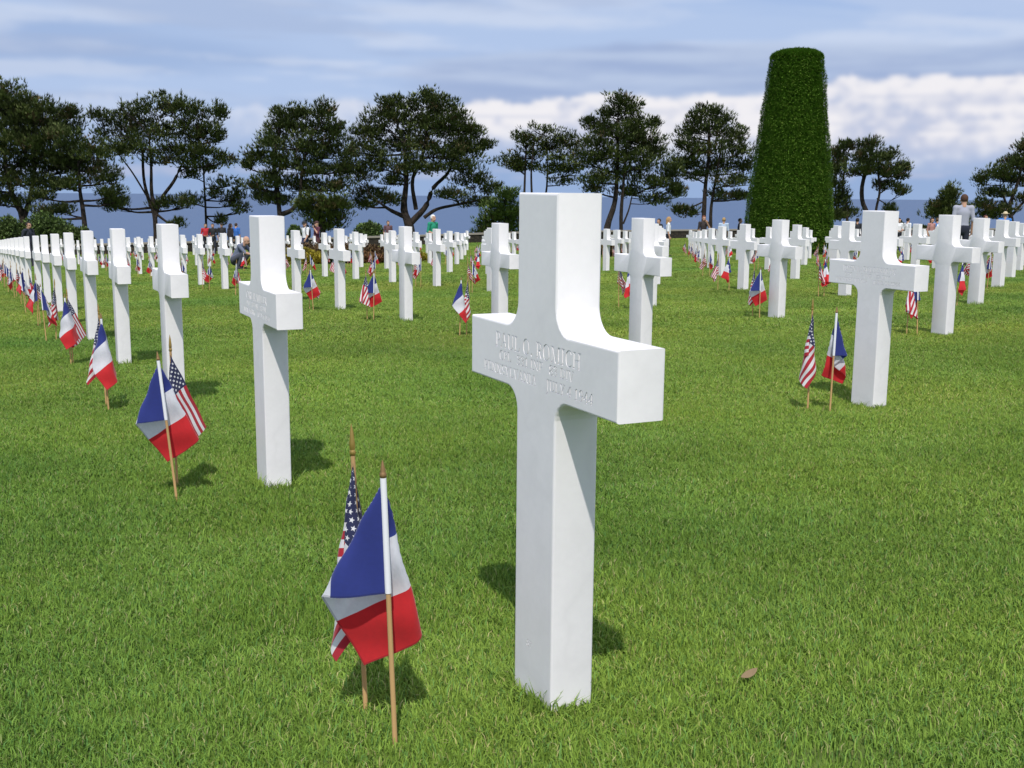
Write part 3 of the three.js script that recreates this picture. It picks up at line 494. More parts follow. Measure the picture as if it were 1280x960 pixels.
pine(105, 79, [T([[356, 302], [350, 272], [347, 240], [343, 200], [350, 160]], [9, 4]), T([[352, 268], [366, 262], [376, 246], [380, 210], [395, 165]], [8, 3], { ground: false, dz: 0.9 })],
  [[358, 138, 16, 8], [375, 136, 14, 9], [408, 138, 15, 13], [350, 152, 22, 10], [385, 155, 30, 14], [418, 160, 18, 14], [335, 172, 18, 9], [370, 176, 40, 15], [412, 182, 32, 16], [322, 190, 14, 8], [310, 203, 7, 5], [355, 198, 34, 12], [395, 205, 42, 14], [430, 205, 16, 12], [345, 222, 24, 9], [330, 240, 16, 8], [380, 228, 34, 10], [418, 228, 24, 12], [345, 246, 20, 6], [320, 228, 10, 5]], 'bushy dark pine with a low curving limb between cross rows and sea', { dense: 1.05 });
pine(106, 77, [T([[404, 304], [403, 282], [400, 262], [402, 245]], [11, 5])],
  [[405, 250, 26, 12], [395, 262, 22, 12], [418, 266, 20, 14], [405, 276, 22, 9], [380, 252, 12, 6], [425, 250, 12, 8]], 'short bushy young pine with foliage almost to the ground', { dense: 1.1, holes: 0.32, hue: [0.015, 0.022, 0] });
pine(107, 82, [T([[514, 304], [512, 284], [505, 262], [508, 225], [505, 180]], [18, 4]), T([[508, 272], [488, 262], [475, 252]], [8, 3], { ground: false, dz: 1 }), T([[514, 278], [532, 258], [541, 235], [560, 215], [572, 180]], [10, 3], { ground: false, dz: -0.8 }), T([[530, 272], [545, 262], [570, 256], [600, 250]], [6, 3], { ground: false }), T([[520, 262], [516, 225], [530, 190], [535, 140]], [7, 3], { ground: false, dz: 0.6 })],
  [[488, 126, 18, 10], [478, 142, 22, 12], [532, 122, 26, 10], [555, 130, 20, 10], [512, 142, 36, 15], [568, 150, 24, 14], [460, 160, 24, 12], [545, 155, 40, 16], [590, 160, 15, 10], [500, 172, 44, 16], [585, 178, 26, 12], [455, 182, 24, 11], [545, 185, 46, 15], [607, 177, 8, 5], [475, 200, 34, 12], [520, 205, 36, 10], [575, 202, 36, 12], [450, 214, 22, 8], [490, 222, 24, 6], [590, 220, 28, 10], [612, 232, 12, 6], [462, 238, 22, 7], [485, 246, 18, 5], [570, 240, 24, 6], [600, 250, 22, 6], [455, 250, 14, 5]], 'large round-crowned dark pine with thick low forking limbs', { dense: 1.15 });
pine(108, 78, [T([[632, 306], [632, 285], [630, 262]], [7, 3])],
  [[636, 240, 14, 7], [628, 252, 20, 9], [618, 266, 22, 10], [640, 265, 18, 12], [612, 280, 16, 8], [636, 282, 20, 8], [604, 288, 10, 5]], 'low green young pine bush beside the low wall', { dense: 1.1, holes: 0.30, hue: [0.020, 0.050, 0.004] });
pine(109, 92, [T([[654, 306], [655, 262], [656, 225], [658, 180]], [5, 2.5]), T([[664, 306], [665, 255], [664, 215], [668, 170]], [4.5, 2], { dz: 0.8 }), T([[682, 306], [680, 262], [684, 230], [684, 175]], [5, 2], { dz: -0.8 })],
  [[652, 166, 12, 7], [678, 158, 16, 7], [665, 172, 20, 8], [702, 168, 16, 8], [690, 178, 26, 10], [716, 180, 12, 8], [660, 190, 26, 9], [705, 194, 26, 10], [632, 198, 14, 5], [650, 202, 26, 6], [690, 206, 32, 8], [720, 208, 16, 8], [706, 222, 18, 5], [645, 205, 12, 4]], 'thin airy pine with slender parallel stems', { dense: 0.8, holes: 0.40 });
pine(110, 85, [T([[756, 302], [760, 280], [768, 255], [771, 225], [772, 150]], [12, 4]), T([[777, 302], [776, 268], [778, 235], [782, 180]], [7, 3], { dz: 0.8 }), T([[779, 280], [786, 262], [790, 245]], [3, 2], { ground: false })],
  [[772, 122, 14, 8], [787, 132, 14, 8], [764, 138, 14, 8], [795, 150, 22, 10], [750, 155, 18, 8], [735, 148, 6, 5], [775, 162, 36, 13], [818, 150, 8, 4], [740, 174, 20, 8], [800, 172, 30, 12], [765, 188, 40, 13], [820, 184, 16, 8], [735, 196, 22, 9], [805, 198, 36, 13], [775, 212, 34, 10], [835, 212, 16, 9], [745, 220, 24, 7], [815, 224, 28, 9], [790, 236, 20, 6], [842, 232, 12, 6], [818, 246, 16, 5], [848, 240, 8, 4], [742, 232, 12, 4]], 'tall pointed dense pine with a leaning dark trunk', { dense: 1.1 });
pine(111, 89, [T([[879, 302], [880, 265], [882, 230], [886, 195], [886, 150]], [8, 4]), T([[889, 302], [888, 262], [893, 225], [900, 180]], [6, 2.5], { dz: 0.8 }), T([[880, 252], [866, 258], [850, 262]], [2.5, 1.5], { ground: false })],
  [[888, 134, 16, 8], [872, 144, 14, 8], [904, 146, 14, 9], [860, 160, 14, 9], [888, 158, 28, 11], [918, 164, 14, 10], [855, 178, 14, 8], [882, 180, 34, 13], [922, 184, 18, 11], [860, 196, 20, 9], [902, 200, 34, 12], [932, 204, 10, 10], [870, 214, 22, 8], [912, 222, 28, 9], [850, 204, 10, 6], [905, 240, 22, 6], [926, 240, 14, 6], [862, 262, 18, 5], [848, 258, 8, 3]], 'rounded medium pine with a pale straight trunk beside the clipped column', { dense: 0.95 });
pine(112, 87, [T([[1082, 306], [1084, 268], [1078, 252], [1078, 230], [1086, 205], [1090, 185]], [9, 4]), T([[1094, 306], [1094, 262], [1097, 240], [1092, 200]], [5, 3], { dz: 0.7 }), T([[1060, 304], [1058, 250], [1055, 235], [1060, 205]], [5, 3], { dz: -0.6 }), T([[1096, 248], [1108, 256], [1112, 262]], [2, 1], { ground: false })],
  [[1065, 178, 14, 6], [1084, 178, 14, 7], [1052, 190, 18, 8], [1080, 194, 26, 10], [1108, 192, 16, 8], [1044, 206, 16, 9], [1072, 208, 30, 9], [1105, 210, 24, 9], [1128, 206, 9, 4], [1122, 218, 13, 5], [1108, 228, 16, 5], [1125, 236, 9, 3.5], [1042, 226, 12, 8], [1048, 245, 14, 9], [1056, 262, 22, 9], [1042, 266, 12, 7], [1112, 258, 7, 5]], 'windswept umbrella pine with curved bare stems beyond the clipped column', { dense: 1.05 });
pine(113, 86, [T([[1186, 306], [1186, 280], [1187, 245]], [6, 2])],
  [[1188, 236, 5, 7], [1187, 246, 12, 7], [1180, 256, 20, 8], [1196, 258, 14, 8], [1176, 267, 24, 8], [1195, 270, 16, 8], [1188, 282, 18, 6]], 'small cone-shaped young pine standing alone', { dense: 1.2, holes: 0.30, hue: [0.015, 0.018, 0] });
pine(114, 92, [T([[1266, 304], [1264, 275], [1262, 258], [1270, 235], [1278, 205]], [9, 4]), T([[1262, 268], [1256, 250], [1250, 232]], [5, 2.5], { ground: false }), T([[1264, 270], [1280, 252], [1296, 236]], [5, 3], { ground: false })],
  [[1282, 182, 16, 8], [1298, 176, 20, 12], [1268, 200, 20, 7], [1244, 212, 18, 7], [1290, 200, 30, 10], [1226, 222, 8, 5], [1258, 218, 20, 6], [1292, 222, 28, 9], [1250, 238, 24, 6], [1228, 252, 14, 5], [1288, 244, 20, 6], [1248, 258, 20, 6], [1240, 266, 14, 5]], 'wide layered pine with dark horizontal branches at the other end of the line', { dense: 1.0 });

// ---------------------------------------------------------------- green shrubs behind the low wall
function shrub(seed, u, v, depth, rx, ry, label, tone) {
  const r = rng(seed), b = at(u, v, depth), gy = ground(b.x, b.z), s = depth / FPX, ax = rx * s, ay = b.y - gy + ry * s, o = thing('shrub', label, 'shrub', b.x, gy, b.z, 0, 'shrubs along the bluff'), L = new Leaves(), G = [];
  for (let k = 0; k < 7; k++) { const d = unit(r); G.push(limb([V(0, -0.1, 0), V(d.x * ax * 0.3, ay * 0.4, d.z * ax * 0.3), V(d.x * ax * 0.7, ay * 0.75, d.z * ax * 0.7)], [0.04, 0.025, 0.01], 5)); }
  const N = Math.round(500 + 900 * ax * ay);
  for (let k = 0; k < N; k++) { const d = unit(r), q = Math.pow(r(), 0.4) * (0.75 + 0.5 * fbm(d.x * 2.5 + seed, d.y * 2 + d.z * 2, 2)), e = V(d.x * ax * q, ay * 0.52 + d.y * ay * 0.5 * q, d.z * ax * q), c = mix3(tone, tone.map((x) => x * 2.2), r()); for (let m = 0; m < 4; m++) L.spike(e, d.clone().multiplyScalar(0.6).addScaledVector(unit(r), 1).normalize(), 0.12 + 0.12 * r(), 0.05 + 0.03 * r(), c); }
  mesh('stem', merge(G), barkMat, o); mesh('crown', L.build(), leafMat(null, 0.25), o);
}
shrub(201, 8, 288, 72, 22, 14, 'rounded light green shrub beside the broad dense pine', [0.075, 0.11, 0.03]);
shrub(202, 58, 284, 74, 34, 14, 'wide light green shrub behind the man in a dark shirt', [0.075, 0.115, 0.03]);
shrub(203, 96, 292, 73, 20, 9, 'low green shrub at the foot of the slim pine', [0.07, 0.10, 0.028]);
shrub(204, 462, 288, 79, 18, 11, 'green leafy shrub between the round-crowned pine and young pine', [0.09, 0.135, 0.04]);
shrub(205, 1118, 284, 84, 14, 9, 'small green shrub near the windswept umbrella pine', [0.04, 0.055, 0.018]);
shrub(206, 1152, 288, 82, 12, 6, 'very low yellowish green shrub beside the lone young pine', [0.06, 0.08, 0.02]);
shrub(207, 368, 290, 76, 9, 9, 'narrow green shrub behind the two walkers with caps', [0.09, 0.135, 0.04]);

// ---------------------------------------------------------------- low wall closing the lawn
{
  const line = smoothLine(WALL.map(([x, d]) => V(x, 0, -d)), 90);
  const stoneMap = texture(256, 128, (u, v) => { const c = fbmp(u * 24, v * 12, 12, 3), k = 0.5 + 0.8 * (c - 0.4); return [0.26 * k + 0.02, 0.23 * k + 0.02, 0.19 * k + 0.01]; });
  const strip = (half, y0, y1) => { const pos = [], idx = [], uv = []; let L = 0; line.forEach((p, k) => { if (k) L += p.distanceTo(line[k - 1]); const g = ground(p.x, p.z), q = [[-half, y0], [-half, y1], [half, y1], [half, y0]]; for (const [dz, y] of q) { pos.push(p.x - dz * 0.25, g + y, p.z - dz); uv.push(L / 2, y / 1 + dz); } }); for (let k = 0; k + 1 < line.length; k++) for (let e = 0; e < 4; e++) { const a = k * 4 + e, b = k * 4 + (e + 1) % 4; idx.push(a, b, a + 4, b, b + 4, a + 4); } return toCreasedNormals(geom(pos, idx, { uv }), 0.6); };
  const o = thing('low_wall', 'long low dark stone wall with pale coping closing the lawn', 'wall');
  mesh('masonry', strip(0.2, -0.3, 0.5), std({ map: stoneMap, roughness: 0.95 }), o);
  mesh('coping', strip(0.26, 0.503, 0.60), std({ color: lin(0.24, 0.215, 0.18), roughness: 0.9 }), o);
}

// ---------------------------------------------------------------- heather beds
BEDS.forEach((b, n) => {
  const r = rng(400 + n), gy = ground(b.x, b.z), o = thing('heather_bed', b.yellow ? 'planted bed of yellow green and russet heather among the crosses' : 'small bed of russet heather beyond the crosses', 'plant bed', b.x, gy, b.z), groups = {};
  const blob = (name, cx, cz, rx, rz, h, tone, N) => { const L = groups[name] ??= new Leaves(); for (let k = 0; k < N; k++) { const a = r() * 6.283, q = Math.sqrt(r()), x = cx + Math.cos(a) * q * rx, z = cz + Math.sin(a) * q * rz, y = h * Math.sqrt(Math.max(0, 1 - q * q)) * (0.75 + 0.4 * fbm(x * 3 + 5, z * 3, 2)), gg = ground(b.x + x, b.z + z) - gy, c = mix3(tone, tone.map((t) => t * 1.9), r()); const e = V(x, gg + y * (0.6 + 0.4 * r()), z); for (let m = 0; m < 4; m++) L.spike(e, unit(r).add(V(0, 0.9, 0)).normalize(), 0.08 + 0.09 * r(), 0.022 + 0.015 * r(), c); } };
  if (b.yellow) { blob('yellow_heather', -1.6, 0.9, 1.5, 1.0, 0.55, [0.24, 0.20, 0.02], 3200); blob('yellow_heather', 2.4, 0.7, 0.9, 0.8, 0.45, [0.22, 0.19, 0.02], 1400); blob('russet_heather', -0.4, -0.6, 2.8, 1.2, 0.75, [0.09, 0.055, 0.025], 4200); blob('russet_heather', 1.2, 0.8, 1.2, 0.9, 0.35, [0.12, 0.06, 0.025], 1500); blob('green_heather', 0.4, 0.9, 1.0, 0.9, 0.4, [0.03, 0.05, 0.012], 1400); }
  else { blob('russet_heather', 0, 0, 1.6, 1.2, 0.55, [0.06, 0.042, 0.018], 2400); blob('green_heather', -0.6, 0.5, 0.8, 0.6, 0.4, [0.035, 0.05, 0.012], 700); }
  for (const k in groups) mesh(k, groups[k].build(), leafMat(null, 0.2), o);
});

// ---------------------------------------------------------------- a dry leaf on the lawn
{
  const p = onGround(935, 858), gy = p.y, s = new THREE.Shape(); s.moveTo(-0.02, 0); s.quadraticCurveTo(-0.006, 0.013, 0.012, 0.008); s.quadraticCurveTo(0.02, 0.005, 0.024, 0); s.quadraticCurveTo(0.012, -0.011, -0.005, -0.009); s.quadraticCurveTo(-0.015, -0.006, -0.02, 0);
  const g = new THREE.ExtrudeGeometry(s, { depth: 0.0006, bevelEnabled: false, curveSegments: 5 }), q = g.attributes.position; for (let k = 0; k < q.count; k++) q.setZ(k, q.getZ(k) + 9 * q.getX(k) ** 2 + 14 * q.getY(k) ** 2); g.rotateX(-Math.PI / 2); g.computeVertexNormals();
  const m = mesh('dry_leaf', g, std({ color: lin(0.22, 0.15, 0.08), roughness: 0.9, side: THREE.DoubleSide })); m.position.set(p.x, gy + 0.026, p.z); m.rotation.set(0.25, 0.5, 0.15); tag(m, 'curled brown dry leaf lying on the grass', 'leaf');
}

// ---------------------------------------------------------------- people
const capsule = (p, a, b, ra, rb, fz = 1) => { const px = p[0] - a[0], py = p[1] - a[1], pz = (p[2] - a[2]) / fz, bx = b[0] - a[0], by = b[1] - a[1], bz = (b[2] - a[2]) / fz, h = Math.max(0, Math.min(1, (px * bx + py * by + pz * bz) / (bx * bx + by * by + bz * bz + 1e-9))); return Math.hypot(px - bx * h, py - by * h, pz - bz * h) - lerp(ra, rb, h); };
const smin = (a, b, k) => { const h = Math.max(k - Math.abs(a - b), 0) / k; return Math.min(a, b) - h * h * k * 0.25; };
function march(res, c, half, f) {
  const mc = new MarchingCubes(res, new THREE.MeshBasicMaterial(), false, false, 90000), n = res, hs = res / 2; mc.isolation = 0;
  for (let z = 0; z < n; z++) for (let y = 0; y < n; y++) for (let x = 0; x < n; x++) mc.field[x + y * n + z * n * n] = -f([c[0] + (x - hs) / hs * half, c[1] + (y - hs) / hs * half, c[2] + (z - hs) / hs * half]);
  mc.update();
  const pos = Array.from(mc.positionArray.slice(0, mc.count * 3)); for (let k = 0; k < pos.length; k += 3) { pos[k] = c[0] + pos[k] * half; pos[k + 1] = c[1] + pos[k + 1] * half; pos[k + 2] = c[2] + pos[k + 2] * half; }
  const g = new THREE.BufferGeometry(); g.setAttribute('position', new THREE.Float32BufferAttribute(pos, 3)); const w = mergeVertices(g, 1e-5); w.computeVertexNormals(); return w;
}
// regions: 0 skin, 1 shirt, 2 lower sleeve or forearm, 3 trousers, 4 shoes, 5 eyes, 6 mouth
const headGeo = (() => {
  const f = (p) => { const e = (c, r) => (Math.hypot((p[0] - c[0]) / r[0], (p[1] - c[1]) / r[1], (p[2] - c[2]) / r[2]) - 1) * Math.min(...r); let d = e([0, 0.03, -0.01], [0.076, 0.096, 0.096]); d = smin(d, e([0, -0.055, 0.025], [0.056, 0.066, 0.066]), 0.04); d = smin(d, capsule(p, [0, 0.01, 0.088], [0, -0.028, 0.112], 0.010, 0.015), 0.012); d = smin(d, capsule(p, [-0.04, 0.035, 0.076], [0.04, 0.035, 0.076], 0.013, 0.013), 0.02); for (const s of [-1, 1]) d = smin(d, e([s * 0.078, -0.005, -0.005], [0.012, 0.032, 0.02]), 0.01); d = smin(d, capsule(p, [-0.022, -0.062, 0.084], [0.022, -0.062, 0.084], 0.008, 0.008), 0.012); d = smin(d, capsule(p, [0, -0.06, -0.02], [0, -0.16, -0.035], 0.055, 0.058), 0.03); return d; };
  const g = march(46, [0, -0.01, 0], 0.175, f), P = g.attributes.position, reg = []; for (let k = 0; k < P.count; k++) { const x = Math.abs(P.getX(k)), y = P.getY(k), z = P.getZ(k); reg.push(z > 0.055 && Math.hypot(x - 0.032, (y - 0.012) * 1.5) < 0.014 ? 5 : z > 0.07 && x < 0.026 && Math.abs(y + 0.062) < 0.009 ? 6 : 0); } g.userData.reg = reg; return g;
})();
const hairGeo = (long) => march(44, [0, -0.03, -0.02], 0.2, (p) => { const e = (c, r) => (Math.hypot((p[0] - c[0]) / r[0], (p[1] - c[1]) / r[1], (p[2] - c[2]) / r[2]) - 1) * Math.min(...r); let d = e([0, 0.036, -0.016], [0.088, 0.104, 0.106]); if (long) d = smin(d, capsule(p, [0, -0.02, -0.06], [0, -0.15, -0.075], 0.078, 0.065), 0.04); const cut = Math.min(p[2] - 0.022, 0.072 + 0.25 * Math.abs(p[0]) - p[1]), n = 0.003 * Math.sin(p[0] * 160) * Math.sin(p[1] * 120 + p[2] * 90); return Math.max(d + n, cut, long ? -1 : -(p[1] + 0.075 - 0.4 * p[2])); });
const HAIR = [hairGeo(false), hairGeo(true)];
const capGeo = merge([new THREE.SphereGeometry(0.1, 18, 8, 0, 6.2832, 0, Math.PI / 2).scale(0.93, 0.95, 1.1).translate(0, 0.055, -0.012), new THREE.CylinderGeometry(0.075, 0.08, 0.008, 18, 1).scale(1, 1, 1.1).translate(0, 0.058, 0.085)]);
const sunHatGeo = merge([new THREE.SphereGeometry(0.1, 18, 8, 0, 6.2832, 0, Math.PI / 2).scale(0.95, 0.95, 1.08).translate(0, 0.05, -0.012), new THREE.CylinderGeometry(0.15, 0.16, 0.008, 22, 1).translate(0, 0.053, -0.01)]);
const handGeo = (() => { // hanging right hand: palm down the -y axis, palm facing -x, thumb in front
  const bones = [[[0, 0.01, 0], [0, -0.045, 0.004], 0.024, 0.026, 0.55]]; const fz = [0.030, 0.010, -0.010, -0.029], fl = [0.072, 0.080, 0.074, 0.058];
  fz.forEach((z, k) => { const y0 = -0.062 + Math.abs(k - 1) * 0.004, L = fl[k]; bones.push([[0, y0 + 0.02, z * 0.85], [-0.004, y0 - L * 0.45, z], 0.0096, 0.0088, 1], [[-0.004, y0 - L * 0.45, z], [-0.02, y0 - L * 0.78, z * 0.98], 0.0088, 0.008, 1], [[-0.02, y0 - L * 0.78, z * 0.98], [-0.034, y0 - L * 0.93, z * 0.96], 0.008, 0.0068, 1]); });
  bones.push([[-0.004, -0.012, 0.026], [-0.014, -0.042, 0.054], 0.0125, 0.0105, 1], [[-0.014, -0.042, 0.054], [-0.022, -0.072, 0.058], 0.0105, 0.008, 1]);
  return march(44, [-0.01, -0.06, 0.01], 0.1, (p) => { let d = 1; for (let z = -1; z <= 1; z++) d = Math.min(d, capsule(p, [0, 0.012, z * 0.013], [0, -0.058, z * 0.024], 0.0165, 0.015)); for (let k = 1; k < bones.length; k++) { const b = bones[k]; d = smin(d, capsule(p, b[0], b[1], b[2], b[3]), 0.004); } return d; });
})();
function skeleton(pose) {
  const J = { pel: [0, 0.95, 0], ch: [0, 1.30, 0], nk: [0, 1.46, -0.01], hd: [0, 1.615, 0.02], hl: [-0.09, 0.93, 0], hr: [0.09, 0.93, 0], kl: [-0.10, 0.50, 0.02], kr: [0.10, 0.50, 0.02], al: [-0.10, 0.09, -0.02], ar: [0.10, 0.09, -0.02], sl: [-0.185, 1.42, 0], sr: [0.185, 1.42, 0], el: [-0.235, 1.13, -0.03], er: [0.235, 1.13, -0.03], wl: [-0.235, 0.88, 0.04], wr: [0.235, 0.88, 0.04], look: 0 };
  if (pose === 'walk') Object.assign(J, { kl: [-0.09, 0.52, 0.16], al: [-0.09, 0.10, 0.20], kr: [0.09, 0.49, -0.06], ar: [0.09, 0.13, -0.30], el: [-0.22, 1.14, -0.14], wl: [-0.22, 0.91, -0.12], er: [0.22, 1.14, 0.08], wr: [0.20, 0.93, 0.22] });
  if (pose === 'hands') Object.assign(J, { el: [-0.245, 1.14, -0.02], er: [0.245, 1.14, -0.02], wl: [-0.09, 1.05, 0.21], wr: [0.10, 1.07, 0.20] });
  if (pose === 'face') Object.assign(J, { el: [-0.235, 1.14, 0.0], wl: [-0.20, 0.90, 0.05], er: [0.25, 1.18, 0.10], wr: [0.09, 1.42, 0.20] });
  if (pose === 'akimbo') Object.assign(J, { el: [-0.30, 1.15, -0.08], wl: [-0.23, 0.98, 0.10], er: [0.30, 1.15, -0.08], wr: [0.23, 0.98, 0.10] });
  if (pose === 'crouch') Object.assign(J, { pel: [0, 0.30, -0.16], hl: [-0.09, 0.30, -0.14], hr: [0.09, 0.30, -0.14], kl: [-0.14, 0.50, 0.24], kr: [0.14, 0.46, 0.24], al: [-0.12, 0.09, 0.02], ar: [0.13, 0.09, 0.0], ch: [0, 0.62, 0.06], nk: [0, 0.76, 0.16], hd: [0, 0.88, 0.26], sl: [-0.18, 0.72, 0.12], sr: [0.18, 0.72, 0.12], el: [-0.20, 0.52, 0.32], er: [0.20, 0.52, 0.32], wl: [-0.09, 0.46, 0.52], wr: [0.10, 0.44, 0.54], look: 0.35 });
  return J;
}
const bodies = {};
function body(pose, res = 84) {
  if (bodies[pose]) return bodies[pose];
  const J = skeleton(pose), B = [], add = (a, b, ra, rb, reg, fz = 1) => B.push([J[a], J[b], ra, rb, reg, fz]);
  add('nk', 'ch', 0.07, 0.135, 1, 0.72); add('ch', 'pel', 0.148, 0.135, 1, 0.74); add('sl', 'sr', 0.062, 0.062, 1, 0.9);
  B.push([J.pel, [J.pel[0], J.pel[1] - 0.05, J.pel[2]], 0.138, 0.13, 3, 0.8]);
  for (const s of ['l', 'r']) { add('s' + s, 'e' + s, 0.062, 0.046, 1); add('e' + s, 'w' + s, 0.043, 0.029, 2); add('h' + s, 'k' + s, 0.090, 0.064, 3); add('k' + s, 'a' + s, 0.064, 0.048, 3); const a = J['a' + s]; B.push([[a[0], 0.045, a[2] - 0.03], [a[0] * 1.12, 0.035, a[2] + 0.17], 0.042, 0.034, 4, 1]); if (pose === 'walk' && s === 'r') { const q = B[B.length - 1]; q[0] = [a[0], 0.11, a[2] - 0.04]; q[1] = [a[0], 0.035, a[2] + 0.13]; } }
  const f = (p) => { let d = 9; for (const b of B) d = smin(d, capsule(p, b[0], b[1], b[2], b[3], b[5]), 0.035); return d; };
  const low = pose === 'crouch', g = march(low ? 64 : res, [0, low ? 0.48 : 0.80, 0.02], low ? 0.66 : 0.90, f), P = g.attributes.position, reg = [];
  for (let k = 0; k < P.count; k++) { const p = [P.getX(k), P.getY(k), P.getZ(k)]; let m = 9, w = 0; for (const b of B) { const d = capsule(p, b[0], b[1], b[2], b[3], b[5]); if (d < m) { m = d; w = b[4]; } } reg.push(w); }
  // hands and head joined on
  const parts = [g.toNonIndexed()], idx = g.index; let regs = []; for (let k = 0; k < idx.count; k++) regs.push(reg[idx.getX(k)]);
  for (const s of ['l', 'r']) { const h = handGeo.clone(); if (s === 'l') { h.scale(-1, 1, 1); const q = h.index.array; for (let k = 0; k < q.length; k += 3) { const w = q[k]; q[k] = q[k + 1]; q[k + 1] = w; } h.computeVertexNormals(); } const w = V(...J['w' + s]), d = w.clone().sub(V(...J['e' + s])).normalize(); h.applyQuaternion(new THREE.Quaternion().setFromUnitVectors(V(0, -1, 0), d)); h.translate(w.x + d.x * 0.01, w.y + d.y * 0.01, w.z + d.z * 0.01); const n = h.toNonIndexed(); parts.push(n); regs = regs.concat(new Array(n.attributes.position.count).fill(0)); }
  const hd = headGeo.clone(); hd.rotateX(J.look); hd.translate(...J.hd); const hn = hd.toNonIndexed(); parts.push(hn); for (let k = 0; k < headGeo.index.count; k++) regs.push(headGeo.userData.reg[headGeo.index.getX(k)]);
  const m = merge(parts.map((q) => { const c = new THREE.BufferGeometry(); c.setAttribute('position', q.attributes.position); c.setAttribute('normal', q.attributes.normal); return c; }));
  return bodies[pose] = { g: m, regs, J };
}
const personMat = std({ vertexColors: true, roughness: 0.85 });
const SKIN = [0.50, 0.29, 0.20];
function person(u, vTop, depth, pose, face, look, label) {
  const top = at(u, vTop, depth), x = top.x, z = top.z, gy = ground(x, z), b = body(pose, look.res), tall = pose === 'crouch' ? 1.0 : 1.745;
  const h = pose === 'crouch' ? 1.0 : Math.max(0.92, Math.min(1.08, (top.y - gy) / tall));
  const o = thing('person', label, 'person', x, gy, z, face, 'visitors in the cemetery'); o.scale.setScalar(h);
  const C = [look.skin ?? SKIN, look.shirt, look.long ? look.shirt : (look.skin ?? SKIN), look.legs ?? [0.02, 0.022, 0.035], look.shoes ?? [0.03, 0.025, 0.02], [0.03, 0.02, 0.015], [0.32, 0.10, 0.08]];
  const col = new Float32Array(b.regs.length * 3); b.regs.forEach((q, k) => { const c = C[q]; col[3 * k] = c[0]; col[3 * k + 1] = c[1]; col[3 * k + 2] = c[2]; });
  const g = new THREE.BufferGeometry(); g.setAttribute('position', b.g.attributes.position); g.setAttribute('normal', b.g.attributes.normal); g.setAttribute('color', new THREE.Float32BufferAttribute(col, 3));
  mesh('body', g, personMat, o);
  const on = (name, geo, c) => { const m = mesh(name, geo, std({ color: lin(...c), roughness: 0.85 }), o); m.position.set(...b.J.hd); m.rotation.x = b.J.look; return m; };
  if (look.hair) on('hair', HAIR[look.longHair ? 1 : 0], look.hair);
  if (look.cap) on('cap', capGeo, look.cap);
  if (look.hat) on('sun_hat', sunHatGeo, look.hat);
  if (look.glasses) { const m = on('sunglasses', merge([new THREE.BoxGeometry(0.05, 0.03, 0.012).translate(-0.033, 0.014, 0.092), new THREE.BoxGeometry(0.05, 0.03, 0.012).translate(0.033, 0.014, 0.092), new THREE.BoxGeometry(0.02, 0.006, 0.01).translate(0, 0.02, 0.098), new THREE.BoxGeometry(0.006, 0.008, 0.09).translate(-0.08, 0.018, 0.05), new THREE.BoxGeometry(0.006, 0.008, 0.09).translate(0.08, 0.018, 0.05)]), [0.01, 0.01, 0.012]); m.material.roughness = 0.2; }
  if (look.pack) { const q = V(0, 1.22, -0.185).multiplyScalar(h).applyAxisAngle(V(0, 1, 0), face).add(V(x, gy, z)), pk = thing('backpack', look.pack, 'backpack', q.x, q.y, q.z, face); const s = new THREE.SphereGeometry(1, 16, 12), Q = s.attributes.position; for (let k = 0; k < Q.count; k++) { const f = (t, e) => Math.sign(t) * Math.pow(Math.abs(t), e); Q.setXYZ(k, f(Q.getX(k), 0.55) * 0.15, f(Q.getY(k), 0.55) * 0.23, f(Q.getZ(k), 0.6) * 0.085); } s.computeVertexNormals(); const pm = std({ color: lin(0.015, 0.016, 0.022), roughness: 0.9 }); mesh('bag', s, pm, pk); for (const sx of [-1, 1]) mesh('strap', new THREE.TubeGeometry(new THREE.CatmullRomCurve3([V(sx * 0.1, 0.17, 0.06), V(sx * 0.115, 0.265, 0.16), V(sx * 0.125, 0.20, 0.31), V(sx * 0.13, 0.02, 0.31), V(sx * 0.15, -0.15, 0.2), V(sx * 0.1, -0.17, 0.06)]), 20, 0.012, 5), pm, pk); }
  return o;
}
const BLK = [0.015, 0.015, 0.018], WHT = [0.72, 0.73, 0.76], NAVY = [0.015, 0.018, 0.035];
person(1206, 243, 28, 'stand', Math.PI - 0.12, { shirt: [0.34, 0.35, 0.42], legs: NAVY, hair: [0.07, 0.03, 0.015] }, 'man in a grey shirt and dark trousers seen from behind');
person(35, 277.5, 44, 'walk', 1.2, { shirt: [0.02, 0.024, 0.04], hair: [0.02, 0.015, 0.012], glasses: true, pack: 'dark backpack on the man with sunglasses' }, 'man in a dark navy shirt and sunglasses passing the cross row');
person(257, 289, 60, 'hands', 0.3, { shirt: [0.42, 0.02, 0.03], long: true, hair: [0.03, 0.02, 0.015] }, 'person in a red jacket beside the thin sparse pine');
person(266, 286.5, 59, 'hands', 0.0, { shirt: BLK, long: true, hair: [0.02, 0.015, 0.01] }, 'person in black with folded hands near the low wall');
person(277, 286, 61, 'stand', 0.5, { shirt: [0.02, 0.02, 0.025], cap: [0.02, 0.02, 0.02] }, 'person in dark clothes and a black cap by the low wall');
person(288, 286, 58, 'stand', 2.4, { shirt: [0.025, 0.02, 0.025], long: true, hair: [0.02, 0.012, 0.01], longHair: true }, 'woman in dark clothes with long dark hair');
person(295, 282.5, 60, 'stand', 2.8, { shirt: [0.03, 0.13, 0.45], hair: [0.05, 0.03, 0.02] }, 'person in a bright blue shirt beside the long-haired woman');
person(298, 297.5, 34, 'crouch', 1.3, { shirt: [0.13, 0.15, 0.22], legs: [0.06, 0.065, 0.09] }, 'bald man in a grey blue shirt crouching at a cross');
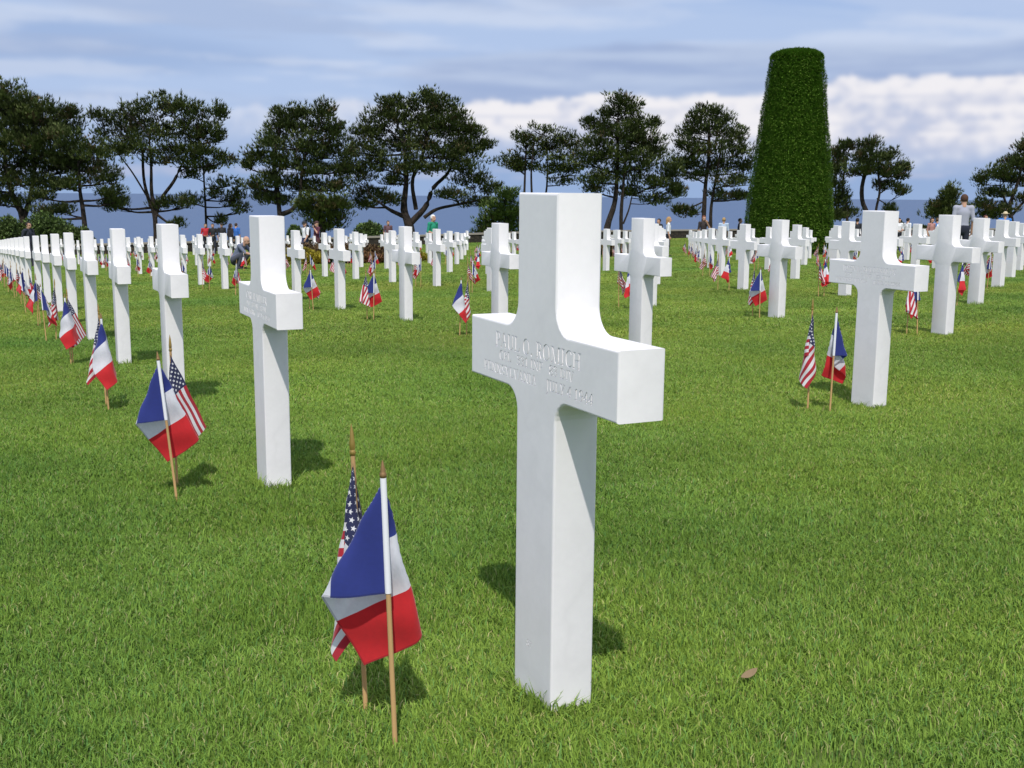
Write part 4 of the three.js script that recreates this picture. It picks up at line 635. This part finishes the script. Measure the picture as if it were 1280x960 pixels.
person(381, 277, 50, 'walk', -0.5, { shirt: WHT, legs: [0.03, 0.04, 0.09], cap: BLK, pack: 'dark backpack on the walker in a white shirt' }, 'walker in a white shirt and black cap');
person(396, 276.5, 50, 'face', -0.9, { shirt: [0.09, 0.02, 0.04], legs: [0.09, 0.03, 0.04], cap: [0.05, 0.02, 0.02] }, 'walker in a maroon top and dark cap');
person(485, 277.5, 58, 'stand', 0.4, { shirt: [0.12, 0.06, 0.07], hair: [0.03, 0.02, 0.02] }, 'person in a brownish purple top under the round-crowned pine');
person(541, 268.5, 39, 'hands', 0.9, { shirt: [0.01, 0.24, 0.14], legs: [0.09, 0.03, 0.03], hair: [0.70, 0.68, 0.64] }, 'white-haired man in a green polo shirt');
person(836, 271, 47, 'stand', 1.5, { shirt: WHT, hair: [0.40, 0.24, 0.10], longHair: true }, 'fair-haired woman in a white top behind a cross');
person(824, 276, 52, 'stand', -1.0, { shirt: BLK, hair: [0.02, 0.015, 0.01] }, 'dark-haired person beside the fair-haired woman');
person(880, 269.5, 50, 'face', 0.2, { shirt: [0.03, 0.022, 0.022], hair: [0.16, 0.045, 0.02], longHair: true }, 'red-haired woman in a dark top below the rounded pine');
person(905, 272, 52, 'stand', 2.9, { shirt: [0.42, 0.52, 0.66], hair: [0.42, 0.28, 0.12] }, 'fair-haired person in a pale blue shirt near the clipped column');
person(925, 275, 54, 'stand', 1.2, { shirt: [0.02, 0.022, 0.035], hair: [0.015, 0.012, 0.01] }, 'dark-clothed person at the edge of the clipped column');
person(1257, 264.5, 46, 'stand', 2.8, { shirt: [0.03, 0.16, 0.50], hat: [0.55, 0.46, 0.30] }, 'person in a blue shirt and straw sun hat');
person(1232, 269, 55, 'stand', 0.5, { shirt: [0.10, 0.03, 0.03], hair: [0.10, 0.03, 0.02] }, 'person in a dark red top below the layered pine');
person(1165, 274.5, 54, 'stand', 0.4, { shirt: [0.40, 0.20, 0.18], hair: [0.06, 0.03, 0.02], longHair: true }, 'brown-haired woman in a pinkish top near the lone young pine');
person(1172, 275, 56, 'stand', 2.6, { shirt: [0.03, 0.20, 0.55], hair: [0.10, 0.06, 0.03] }, 'person in a sky blue top near the lone young pine');
person(1124, 277, 56, 'hands', 0.2, { shirt: WHT, hair: [0.03, 0.02, 0.015] }, 'person in a white shirt standing with folded hands beyond the crosses');
person(1135, 273.5, 56, 'stand', 2.0, { shirt: [0.70, 0.71, 0.74], hair: [0.015, 0.012, 0.01] }, 'dark-haired person in a plain white shirt beside a low green shrub');
person(1072, 273, 52, 'stand', 2.9, { shirt: [0.02, 0.022, 0.03], hair: [0.02, 0.015, 0.01] }, 'person in dark clothes below the windswept umbrella pine');

renderer.render(scene, camera);
